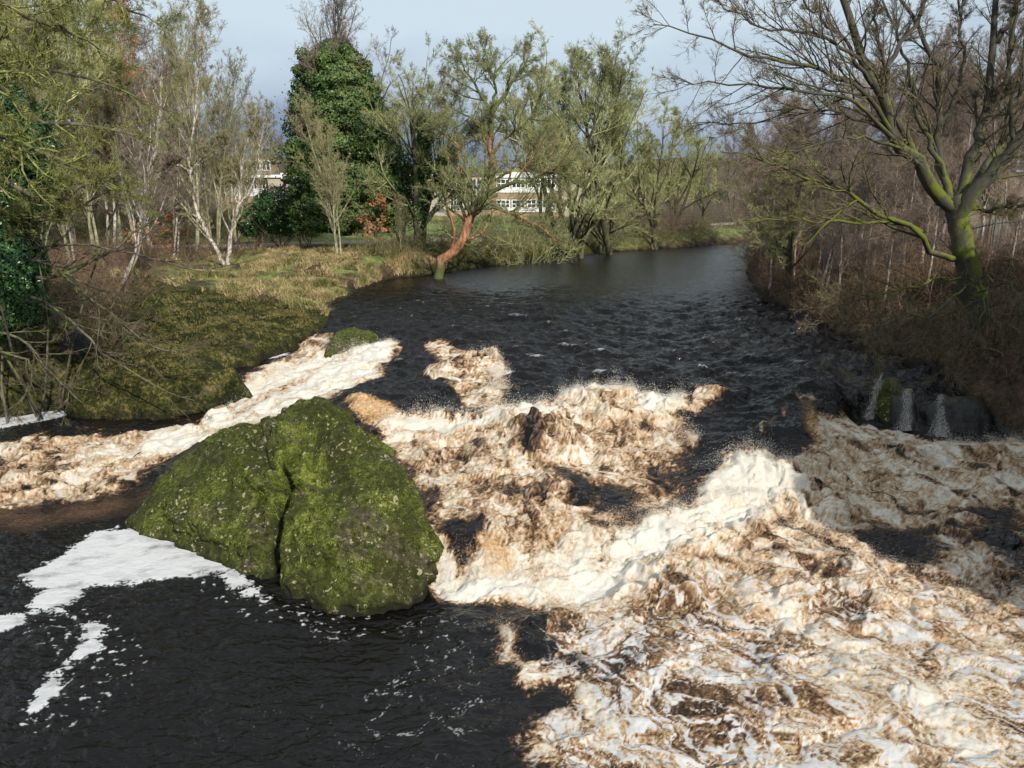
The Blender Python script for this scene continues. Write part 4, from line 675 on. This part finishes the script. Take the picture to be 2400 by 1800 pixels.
for q_ in g.choice(np.where(lump2 > -.2)[0], 90):
    r0_ = g.uniform(.35, .85); a_, b_ = lumpy(g, 330, (0, 0, 0), (r0_, r0_, r0_*1.1), .35, 1.0); cl.append((a_+Pv[q_]+Nn[q_]*[.35, .35, .1], b_+[0, 0, .3]))
Pv = np.concatenate([c_[0] for c_ in cl]); Nn = np.concatenate([c_[1] for c_ in cl]); V_, F_ = leaves(g, Pv, Nn, .105, .45)
it = build_tree(71, 15.8, .4, 'pole', LICH, BIRCHT, mult=1.1, lk=1.35)
e = empty('ivy_clad_tree', (cx0, 66, zc[1])); tag(e, 'tall tree swallowed by a dense green cone of ivy, bare twigs at the top', 'tree')
obj('trunk', it['trunk'], e); obj('crown', it['crown'], e); obj('ivy', mesh('ivy', V_, F_, IVY, False), e)
def ivy_on(o_u, Y, v0, v1, w_, label):
    g = np.random.default_rng(int(o_u)); n = 7000; t = g.random(n); p0 = PY(o_u, v0, Y); p1 = PY(o_u+15, v1, Y); c = p0+(p1-p0)*t[:, None]; q = nrmz(g.normal(size=(n, 3))); k = w_*(.5+.9*np.clip(fbm3(c, 1.1, 3)+.4, 0, 1.3))
    V, F = leaves(g, c+q*(k*g.random(n)**.5)[:, None], q, .10); return tag(obj('ivy', mesh('ivy', V, F, IVY, False)), label, 'ivy')
ivy_on(905, 63.5, 470, 260, 1.0, 'ivy climbing the many-stemmed tree left of the orange-barked one'); ivy_on(955, 63, 400, 330, .8, 'ivy mass sprawling on the side branch behind the orange-barked tree')
# ---- evergreen bushes
def bush(u, Y, vc, rad, n, label, mat, size=.07, name='evergreen_bush', seed=0, yoff=0, stem=True):
    g = np.random.default_rng(80+seed); c = PY(u, vc, Y); P, N = lumpy(g, n, (0, 0, 0), rad); P[:, 2] = np.maximum(P[:, 2], gz(c[0], Y)-c[2]); V, F = leaves(g, P, N+[0, 0, .3], size); e = empty(name, c); obj('foliage', mesh('foliage', V, F, mat, False), e)
    gz0 = gz(c[0], Y)-c[2]; a, b = grow(g, np.array([[0, 0, gz0]]*5)+g.normal(size=(5, 3))*[.2, .2, 0], nrmz(g.normal(size=(5, 3))*.5+[0, 0, 1]), abs(gz0)*1.1+.3, .05, .02, 6, .1, .05); V, F = tubes(a, b, 5); obj('stem', mesh('stem', V, F, DARK), e); return tag(e, label, 'bush')
bush(600, 70, 455, (2.3, 1.8, 1.9), 9000, 'round glossy laurel bush below the low school block', HOLLY, .10, seed=1)
bush(545, 71, 475, (1.7, 1.5, 1.3), 5000, 'lower dark evergreen bush left of the round laurel', HOLLY, .10, seed=2)
bush(655, 73, 460, (2.2, 1.6, 1.9), 5000, 'olive bush between the round laurel and the ivy cone', leafmat('olive_leaves', (.05, .06, .02), (.10, .10, .04), (.17, .16, .07)), .09, seed=3)
bush(12, 26.5, 330, (1.5, 1.6, 2.4), 30000, 'dark evergreen hanging ivy mass at the upper left edge', HOLLY, .055, seed=4)
bush(5, 26, 590, (1.25, 1.5, 2.1), 34000, 'dark glossy ivy curtain at the left edge above the water', HOLLY, .05, seed=5)
bush(-40, 27, 480, (1.9, 1.6, 3.0), 18000, 'dark evergreen mass running off the left edge', HOLLY, .06, seed=6)
bush(842, 63, 560, (.9, .9, .8), 1500, 'small ivy bush beneath the rusty sapling', IVY, .08, seed=7)
# ---- near branches reaching in from the left
def reach(limbs, label, tm, cm, seed, mult=1.0, sty='fan', twigr=1.0):
    return put('bare_tree', build_tree(seed, 6, .1, sty, tm, cm, limbs=limbs, mult=mult, twigr=twigr), (0, 0, 0), 0, 1, label)
STY['lich'] = dict(lv=[(16, .15, 1, .75, .26, .5, 7, .2, .02, .0, 4), (10, .1, 1, .8, .38, .55, 5, .25, .02, .0, 3), (9, .1, 1, .8, .42, .6, 3, .3, .02, .0, 3)], wig=.1, up=.0, lmin=.0042)
reach([(LB([(-420,700,20),(-350,300,20),(-300,100,20),(-260,-300,20)]), .28, .2), (LB([(-330,200,20),(-150,60,20),(-40,-20,20.2),(60,40,20.4),(160,70,20.8),(250,130,21)]), .1, .015), (LB([(-320,150,20),(-100,120,20),(0,180,20),(60,250,20.3),(170,270,20.6),(330,300,21)]), .11, .015), (LB([(-340,300,20),(-120,260,19.6),(20,300,19.6),(120,345,19.8),(230,390,20),(300,430,20.3)]), .1, .012),
 (LB([(-330,250,20),(-100,330,19.4),(0,390,19.4),(110,430,19.6),(200,400,19.8),(270,415,20)]), .09, .012), (LB([(-300,0,20),(-60,-90,20),(80,-60,20.4),(220,-10,20.8),(350,60,21)]), .09, .012), (LB([(-330,230,20),(-80,200,20.8),(80,150,21.2),(220,180,21.6),(380,245,22)]), .08, .01), (LB([(-320,300,20),(-90,420,20.4),(40,470,20.8),(150,455,21)]), .07, .01)],
 'mossy green-twigged tree reaching in from the upper left with lichen on its branches', DARK, MOSST, 91, 1.35, 'lich')
reach([(LB([(-120,760,26),(-60,600,26),(-30,450,26)]), .22, .16), (LB([(-70,640,26),(60,640,25.4),(150,690,24.8),(220,760,24.4),(330,830,24),(420,865,23.8)]), .06, .008), (LB([(-60,600,26),(80,560,25.6),(190,640,25),(290,720,24.5),(370,760,24.2),(450,745,24)]), .06, .008), (LB([(-60,600,26),(60,540,26),(200,530,26),(330,560,26),(460,580,26),(550,560,26)]), .05, .008),
 (LB([(-90,700,25),(0,760,24),(60,780,23.6),(60,850,23.4),(0,900,23.2)]), .05, .01), (LB([(-80,720,24.5),(40,730,23.8),(130,830,23.4),(190,880,23.2)]), .05, .008), (LB([(-40,480,26),(120,470,26.4),(220,420,26.6),(300,360,27)]), .07, .012), (LB([(-50,560,26),(90,600,26),(210,560,26.4),(320,480,27),(400,430,27.4)]), .08, .015)],
 'bare tree on the left bank with long twigs drooping over the mossy shelf', DARK, DARKT, 92, .62, 'fan')

for i, (u, Y, vt) in enumerate(((1640,58,300),(1675,52,330),(1715,47,300),(1730,60,240),(1765,44,340),(1790,55,230),(1815,38,330),(1835,50,210),(1870,36,310),(1905,52,180),(1915,34,330),(1950,37,250),(1965,55,170),(2005,33,300),(2030,50,120),(2150,36,200),(2180,33,330),(2055,36,150))):
    T('b1', 'birch_sapling', u, Y, vt, 'thin pale birch sapling on the right bank, %s from the river bend' % ['first','second','third','fourth','fifth','sixth','seventh','eighth','ninth','tenth','eleventh','twelfth','thirteenth','fourteenth','seventeenth','sixteenth','eighteenth','fifteenth'][i], i*2.1, 'thin birch saplings of the right bank')
# unseen evergreens added outside the picture, made dense to shade falls and right bank
for i, (x, y, hh_) in enumerate(((18.4, 4.5, 11.5), (19.6, 10, 11.5), (21, 15.5, 8.5), (25, 19.5, 8))):
    g = np.random.default_rng(200+i); P, N = lumpy(g, 9000, (0, 0, 0), (3.3, 3.3, hh_*.5), .18, 1.0); P[:, 2] += hh_*.52; V, F = leaves(g, P, N, .30); e = empty('shade_evergreen', (x, y, gz(x, y)))
    obj('crown', mesh('crown', V, F, HOLLY, False), e); a, b = grow(g, np.array([[0, 0, -.3]]), np.array([[0, 0, 1.]]), hh_*.9, .3, .05, 8, .03, .1); V, F = tubes(a, b, 8); obj('trunk', mesh('trunk', V, F, DARK), e)
    tag(e, ('unseen dense evergreen added beyond the right edge to shade the lower falls','unseen dense evergreen added beyond the right edge to shade the black rocks','unseen dense evergreen added beyond the right edge to shade the right bank','unseen dense evergreen added outside the frame for shade')[i], 'tree')
# ------------------------------------------------------------------ buildings
WHITE_P = flat('white_paint', (.78, .79, .80), .5, .05); BRICK = flat('buff_brick', (.36, .27, .19), .9, .2, 2); RENDER_ = flat('beige_wall', (.42, .36, .29), .9, .12, 1.2); TANW = flat('tan_panel', (.33, .23, .15), .8, .2)
m = M('window_glass', .08, .6); m.color((.03, .035, .04)); GLASS = m.m
SLATE = flat('slate', (.05, .055, .065), .7, .3, 4); STONE = flat('stone_wall', (.20, .17, .13), .9, .35, 3); CREAM = flat('cream_wall', (.62, .55, .42), .8, .1); BLUEG = flat('pale_blue_frame', (.42, .52, .62), .5, .1); FELT = flat('roof_felt', (.12, .12, .12), .9, .2)
def bx(p, name, mat, x0, x1, y0, y1, z0, z1):
    return obj(name, mesh(name, *box(x0, x1, y0, y1, z0, z1), mat, False), p)
def window(p, x0, x1, z0, z1, y, nx, nz, fr=.09, fm=None):
    parts = [box(x0, x0+fr, y-.10, y, z0, z1), box(x1-fr, x1, y-.10, y, z0, z1), box(x0+fr, x1-fr, y-.10, y, z0, z0+fr), box(x0+fr, x1-fr, y-.10, y, z1-fr, z1)]
    for i in range(1, nx): a = x0+(x1-x0)*i/nx; parts.append(box(a-fr*.4, a+fr*.4, y-.085, y-.005, z0+fr, z1-fr))
    for i in range(1, nz): a = z0+(z1-z0)*i/nz; parts.append(box(x0+fr, x1-fr, y-.075, y-.012, a-fr*.35, a+fr*.35))
    V, F = join(parts); w_ = obj('window', mesh('window', V, F, fm or WHITE_P, False), p)
    obj('pane', mesh('pane', *box(x0+fr*.5, x1-fr*.5, y-.045, y-.02, z0+fr*.5, z1-fr*.5), GLASS, False), w_); return w_
def X_(u, Y): return float(PY(u, 420, Y)[0])
def Z_(v, Y): return float(PY(1000, v, Y)[2])
Y0 = 130.; sch = empty('school_building', (X_(1070, Y0), Y0, Z_(462, Y0))); ox, oz = sch.location.x, sch.location.z
def sx(u): return X_(u, Y0)-ox
def sz(v): return Z_(v, Y0)-oz
bx(sch, 'wall', RENDER_, sx(846), sx(966), 0, 12, -1, sz(384)); bx(sch, 'brick_wall', BRICK, sx(966)+.003, sx(1062), .25, 12, -1, sz(380)); bx(sch, 'wall', TANW, sx(1062)+.003, sx(1212), .05, 12, -1, sz(384)); bx(sch, 'wall', RENDER_, sx(1212)+.003, sx(1296), -.6, 12, -1, sz(381))
bx(sch, 'fascia', WHITE_P, sx(1064), sx(1211), -.35, 11.9, sz(384)+.01, sz(372)); bx(sch, 'fascia', WHITE_P, sx(1213), sx(1298), -.8, 11.8, sz(381)+.01, sz(373)); bx(sch, 'fascia', WHITE_P, sx(844), sx(964), -.3, 11.8, sz(384)+.01, sz(376)); bx(sch, 'roof', FELT, sx(967), sx(1060), 0, 11.7, sz(380)+.01, sz(376))
bx(sch, 'spandrel_panel', WHITE_P, sx(1070), sx(1205), -.08, .04, sz(416), sz(407)); bx(sch, 'spandrel_panel', WHITE_P, sx(1085), sx(1205), -.08, .04, sz(458), sz(450))
for i in range(4): window(sch, sx(1072+33*i), sx(1102+33*i), sz(407)+.01, sz(386), -.02, 3, 2, .16); 
for i in range(4): window(sch, sx(1072+33*i), sx(1102+33*i), sz(450)+.01, sz(431), -.02, 3, 2, .16)
bx(sch, 'render_panel', WHITE_P, sx(848), sx(868), -.06, -.003, sz(404), sz(386)); window(sch, sx(848), sx(868), sz(452), sz(436), -.02, 2, 2, .12); window(sch, sx(1222), sx(1240), sz(452), sz(430), -.63, 2, 2, .12)
for i in range(3): window(sch, sx(972+29*i), sx(1000+29*i), sz(456), sz(386), .22, 4, 6, .07)
bx(sch, 'door', flat('blue_door', (.10, .14, .3), .5, .1), sx(945), sx(955), -.06, -.003, sz(458), sz(436))
tag(sch, 'long flat-roofed two-storey school building with white window bands behind the bare trees', 'building')
Y1 = 118.; low = empty('school_block', (X_(560, Y1), Y1, Z_(432, Y1))); ox, oz = low.location.x, low.location.z
def sx(u): return X_(u, Y1)-ox
def sz(v): return Z_(v, Y1)-oz
bx(low, 'wall', RENDER_, sx(586), sx(617), -1.2, 9, -1.5, sz(384)); bx(low, 'wall', TANW, sx(470), sx(586)-.003, 0, 9, -1.5, sz(384)); bx(low, 'wall', TANW, sx(617)+.003, sx(690), -.4, 9, -1.5, sz(384))
bx(low, 'fascia', WHITE_P, sx(468), sx(615), -1.5, 9.2, sz(384)+.01, sz(378)); bx(low, 'fascia', WHITE_P, sx(615)+.01, sx(692), -1.6, 9.2, sz(386), sz(374)); bx(low, 'roof', FELT, sx(470), sx(690), -1.3, 9, sz(378)+.02, sz(376))
bx(low, 'spandrel_panel', WHITE_P, sx(484), sx(584), -.08, -.003, sz(424), sz(410)); bx(low, 'spandrel_panel', WHITE_P, sx(622), sx(686), -.48, -.403, sz(424), sz(412))
for i in range(4): window(low, sx(485+25*i), sx(508+25*i), sz(410)+.01, sz(388), -.02, 3, 1, .14)
for i in range(2): window(low, sx(622+32*i), sx(652+32*i), sz(412)+.01, sz(388), -.42, 4, 2, .12)
bx(low, 'upper_wall', TANW, sx(500), sx(568), 5, 9, sz(376)+.01, sz(340))
for i in range(3): window(low, sx(503+22*i), sx(523+22*i), sz(367), sz(343), 4.98, 2, 1, .14)
tag(low, 'low white-panelled school block with a small upper storey left of the ivy cone', 'building')
# stone house and railings on the right
Y2 = 46.; hs = empty('stone_house', (X_(2170, Y2), Y2, gz(X_(2170, Y2), Y2))); ox, oz = hs.location.x, hs.location.z
def sx(u): return X_(u, Y2)-ox
def sz(v): return Z_(v, Y2)-oz
x0, x1, ze, zr = sx(2068), sx(2420), sz(268), sz(150); ym = 4.
bx(hs, 'wall', STONE, x0, x1, 0, 8, -1.5, ze)
V = np.array([[x0, 0, ze], [x0, 8, ze], [x0, ym, zr-.25]]); V = np.concatenate([V, V+[.3, 0, 0]]); F4 = np.array([[0, 3, 5, 2], [1, 2, 5, 4], [0, 1, 4, 3]])
gm_ = bpy.data.meshes.new('gable'); gm_.from_pydata(V.tolist(), [], F4.tolist()+[[0, 2, 1], [3, 4, 5]]); gm_.materials.append(STONE); obj('gable', gm_, hs)
rp_ = []
for sg in (0, 1):
    ya, yb = (-.45, ym) if sg == 0 else (8.45, ym); rp_.append((np.array([[x0-.35, ya, ze-.3], [x1, ya, ze-.3], [x1, yb, zr], [x0-.35, yb, zr], [x0-.35, ya, ze-.12], [x1, ya, ze-.12], [x1, yb, zr+.2], [x0-.35, yb, zr+.2]]), np.array([[0, 3, 2, 1], [4, 5, 6, 7], [0, 1, 5, 4], [1, 2, 6, 5], [2, 3, 7, 6], [3, 0, 4, 7]])))
obj('roof', mesh('roof', *join(rp_), SLATE, False), hs)
bx(hs, 'cream_panel', CREAM, sx(2150), sx(2235), -.10, -.003, sz(300), sz(272)); window(hs, sx(2128), sx(2172), sz(372), sz(303), -.02, 2, 3, .10, BLUEG); window(hs, sx(2185), sx(2230), sz(372), sz(303), -.02, 2, 3, .10, BLUEG); window(hs, sx(2090), sx(2108), sz(360), sz(325), -.02, 1, 2, .08, STONE)
bx(hs, 'chimney', STONE, sx(2052), sx(2066)-.0, 3.6, 4.6, -1, sz(112))
tag(hs, 'stone house with a slate roof and pale blue windows behind the mossy trunk', 'house')
fx = [X_(u, Y) for u, Y in ((1790, 44), (1900, 41), (2040, 38), (2160, 36), (2330, 34))]; fy = [44, 41, 38, 36, 34]
fe_ = empty('railing_fence', (fx[0], fy[0], gz(fx[0], fy[0]))); bars, rails, posts = [], [], []
RAIL = flat('blue_grey_railing', (.10, .13, .17), .5, .1)
for (xa, ya), (xb, yb) in zip(list(zip(fx, fy))[:-1], list(zip(fx, fy))[1:]):
    n = int(math.hypot(xb-xa, yb-ya)/.13); za, zb = gz(xa, ya), gz(xb, yb)
    for i in range(n):
        t = i/n; x, y, z = xa+(xb-xa)*t, ya+(yb-ya)*t, za+(zb-za)*t; x -= fx[0]; y -= fy[0]; z -= fe_.location.z
        bars.append(box(x-.012, x+.012, y-.012, y+.012, z-.1, z+1.45))
    A = np.array([xa-fx[0], ya-fy[0], za-fe_.location.z]); Bq = np.array([xb-fx[0], yb-fy[0], zb-fe_.location.z])
    for h_ in (.15, 1.30): rails.append(tubes(np.array([[A+[0, 0, h_], Bq+[0, 0, h_]]]), np.array([[.03, .03]]), 6))
    pv, pf = box(A[0]-.04, A[0]+.04, A[1]-.04, A[1]+.04, A[2]-.3, A[2]+1.55); obj('post', mesh('post', pv, pf, RAIL, False), fe_)
obj('railing_bars', mesh('railing_bars', *join(bars), RAIL, False), fe_); obj('rail', mesh('rail', *join(rails), RAIL), fe_)
tag(fe_, 'blue-grey vertical bar railing along the top of the right bank', 'fence')
# the bridge the picture is taken from, behind and below the camera
br = empty('stone_bridge', (0, -2.4, 3.6)); bx(br, 'parapet', STONE, -24, 26, 1.75, 2.15, .35, 1.25); bx(br, 'deck', STONE, -24, 26, -2.2, 2.15-.02, -.6, .34); 
for k in (-14, 16): bx(br, 'pier', STONE, k-1, k+1, -2.1, 2.1, -6.5, -.605)
tag(br, 'stone river bridge under the camera whose parapet shades the nearest water', 'bridge')
# ------------------------------------------------------------------ scrub, brambles, grass, far wood
def scatter(g, n, x0, x1, y0, y1, test):
    o = []; c = 0
    while c < n:
        x = g.uniform(x0, x1, n*2); y = g.uniform(y0, y1, n*2); k = test(x, y); q = np.stack([x[k], y[k]], 1); o.append(q); c += len(q)
        if len(q) == 0: break
    q = np.concatenate(o)[:n]; return np.column_stack([q, gzs(q[:, 0], q[:, 1])])
def scrub(name, seed, pts, h, r, mat, label, cat, k1=7, k2=4, arch=.12, wild=.6, sides=3):
    g = np.random.default_rng(seed); n = len(pts); hh = h*(.4+.8*g.random(n)); d = g.normal(size=(n, 3))*wild; d[:, 2] = 1; rr = r*(.6+.8*g.random(n))
    P, R = grow(g, pts-[0, 0, .1], d, hh, rr, rr*.45, 7, .14, .02, arch*2.4); ps = [tubes(P, R, 4)]
    o, dd, r0, L, f = spawn(g, P, R, k1, .15, 1, .8, .25); P, R = grow(g, o, dd, L*.38*(.5+g.random(len(f))), np.maximum(r0*.5, r*.3), np.maximum(r0*.3, r*.22), 4, .18, .02, arch); ps.append(tubes(P, R, sides))
    if k2: o, dd, r0, L, f = spawn(g, P, R, k2, .1, 1, .8, .25); P, R = grow(g, o, dd, L*.5*(.5+g.random(len(f))), np.maximum(r0*.6, r*.22), r*.18, 2, .2, .0, arch); ps.append(tubes(P, R, sides))
    return tag(obj(name, mesh(name, *join(ps), mat)), label, cat, kind='stuff')
g = np.random.default_rng(300)
dR = lambda x, y: riv_d(x, y)
BRAM = bark('bramble_stems', (.10, .062, .042), (.27, .18, .12), vary=0); BRAMG = bark('olive_stems', (.09, .08, .04), (.24, .22, .11), vary=0)
scrub('brambles', 301, scatter(g, 1500, 11, 26, 26, 62, lambda x, y: (dR(x, y) > .1) & (dR(x, y) < 9) & (g.random(len(x)) < .35+fbm(x*.4, y*.4, 2))), 2.0, .012, BRAM, 'tangled brown bramble stems covering the right bank', 'brambles')
scrub('brambles', 302, scatter(g, 1500, -42, -13, 40, 66, lambda x, y: (dR(x, y) > 3) & (fbm(x*.3, y*.3, 2) > -.1-.3*(x < -22)) & ((x < -19) | (g.random(len(x)) < .12))), 1.5, .016, BRAM, 'reddish brown bramble thicket in front of the left wood', 'brambles')
scrub('undergrowth', 303, scatter(g, 1500, -62, -19, 66, 96, lambda x, y: (dline(PATHL, x, y) > 2.2) & ((y > 78) | (x < -30))), 3.4, .026, BRAMG, 'tall brown undergrowth filling the left wood behind the path', 'undergrowth')
scrub('undergrowth', 304, scatter(g, 1300, -12, 30, 58, 112, lambda x, y: (dR(x, y) > .2) & (dR(x, y) < 5) & (x < 24)), 1.7, .022, BRAMG, 'olive scrub lining the far left waterline under the alders', 'undergrowth')
scrub('undergrowth', 305, scatter(g, 1300, 15, 48, 46, 96, lambda x, y: (dR(x, y) > .5)), 4.2, .022, BRAM, 'pinkish brown thicket between the birches of the right bank', 'undergrowth')
scrub('undergrowth', 306, scatter(g, 500, -26, -14, 27, 40, lambda x, y: (dR(x, y) > .8) & (x < -15-.3*(y-30))), 1.6, .012, BRAM, 'dark twiggy scrub on the shady left bank', 'undergrowth')
scrub('hedge', 307, scatter(g, 900, -50, 40, 101, 112, lambda x, y: (dR(x, y) > 2) & (dline(PATHL, x, y) > 2)), 1.3, .03, BRAMG, 'long low brown hedge in front of the school', 'hedge')
# far-off wood closing the valley
g = np.random.default_rng(310); FARM = bark('far_wood', (.085, .078, .06), (.17, .155, .10), vary=0); ps = []
lv_keep = STY['alder']['lv']; STY['far'] = dict(lv=[(16, .15, .97, .7, .45, .5, 4, .15, .08, .0, 3), (9, .2, 1, .7, .5, .6, 3, .2, .05, .0, 3), (6, .1, 1, .7, .5, .6, 2, .2, .05, .0, 3)], wig=.06, up=.05, lmin=.035)
pf = [build_tree(320+i, 13, .22, 'far', FARM, FARM, stems=2, mult=.9) for i in range(3)]
def raw(me):
    V = np.empty(len(me.vertices)*3, np.float32); me.vertices.foreach_get('co', V); F = np.empty(len(me.loops), np.int32); me.loops.foreach_get('vertex_index', F); return V.reshape(-1, 3), F.reshape(-1, 4)
rw = [raw(p['crown']) for p in pf]
far_pts = [(g.uniform(-130, -35), g.uniform(105, 150)) for _ in range(55)]+[(g.uniform(-60, 60), g.uniform(150, 185)) for _ in range(40)]+[(g.uniform(28, 120), g.uniform(118, 175)) for _ in range(50)]+[(g.uniform(36, 90), g.uniform(70, 118)) for _ in range(26)]
for x, y in far_pts:
    V, F = rw[g.integers(0, 3)]; a = g.uniform(0, 6.3); s = g.uniform(.5, .85)*(1.0 if x < -35 else .8 if y < 150 else .62); c, n_ = math.cos(a), math.sin(a)
    ps.append((np.stack([V[:, 0]*c-V[:, 1]*n_, V[:, 0]*n_+V[:, 1]*c, V[:, 2]], 1)*s+[x, y, gz(x, y)], F))
tag(obj('far_wood', mesh('far_wood', *join(ps), FARM)), 'far-off bare woodland closing the valley behind the trees', 'wood', kind='stuff')
# grass
def grass_(name, pts, seed, ln, wd, mat, label, lean=.5):
    g = np.random.default_rng(seed); n = len(pts); a = g.random(n)*6.28; d = np.stack([np.cos(a), np.sin(a), 0*a], 1); s = np.stack([-np.sin(a+g.normal(size=n)), np.cos(a), 0*a], 1)*wd; L = ln*(.5+g.random(n)); k = (lean*(.3+1.1*g.random(n)))[:, None]
    b = pts; mdl = b+np.array([0, 0, 1])*(L*.55)[:, None]+d*k*(L*.3)[:, None]; t = b+np.array([0, 0, 1])*(L*(1-.35*k[:, 0]))[:, None]+d*k*L[:, None]
    V = np.stack([b-s, b+s, mdl+s*.8, mdl-s*.8, t+s*.15, t-s*.15], 1).reshape(-1, 3); base = (np.arange(n)*6)[:, None]; F = np.concatenate([base+[0, 1, 2, 3], base+[3, 2, 4, 5]]); return tag(obj(name, mesh(name, V, F, mat, False)), label, 'grass', kind='stuff')
g = np.random.default_rng(330)
m = M('straw_grass', .8, .2); n1 = m.noise(.9, 4); m.color(m.ramp(m.math('ADD', m.math('MULTIPLY', n1, .7), m.math('MULTIPLY', m.noise(20, 2), .3)), [(.38, (.12, .15, .035)), (.48, (.30, .25, .11)), (.6, (.52, .39, .22))])); STRAW = m.m
grass_('grass', scatter(g, 52000, -26, -5, 38, 66, lambda x, y: (dR(x, y) > .05) & (fbm(x*.45, y*.45, 3) > .02+.3*(x < -18)) & (y+.35*(x+12) > 40)), 331, .42, .018, STRAW, 'straw and green tussock grass on the left bank', .9)
grass_('moss_tufts', scatter(g, 16000, -16, -5, 26, 41, lambda x, y: (dR(x, y) > .1) & (fbm(x*.7, y*.7, 3) > 0)), 332, .11, .014, leafmat('shelf_leaves', (.05, .06, .012), (.12, .11, .03), (.28, .20, .08), 1.5, .8), 'small mossy tufts and dead leaves over the rock shelf', 1.2)
grass_('grass', scatter(g, 14000, 11, 24, 24, 50, lambda x, y: (dR(x, y) > .1) & (dR(x, y) < 6)), 333, .30, .014, leafmat('bank_grass', (.04, .05, .015), (.09, .085, .03), (.17, .13, .06), 1.5, .8), 'dull grass and leaf litter hanging over the right bank', 1.2)
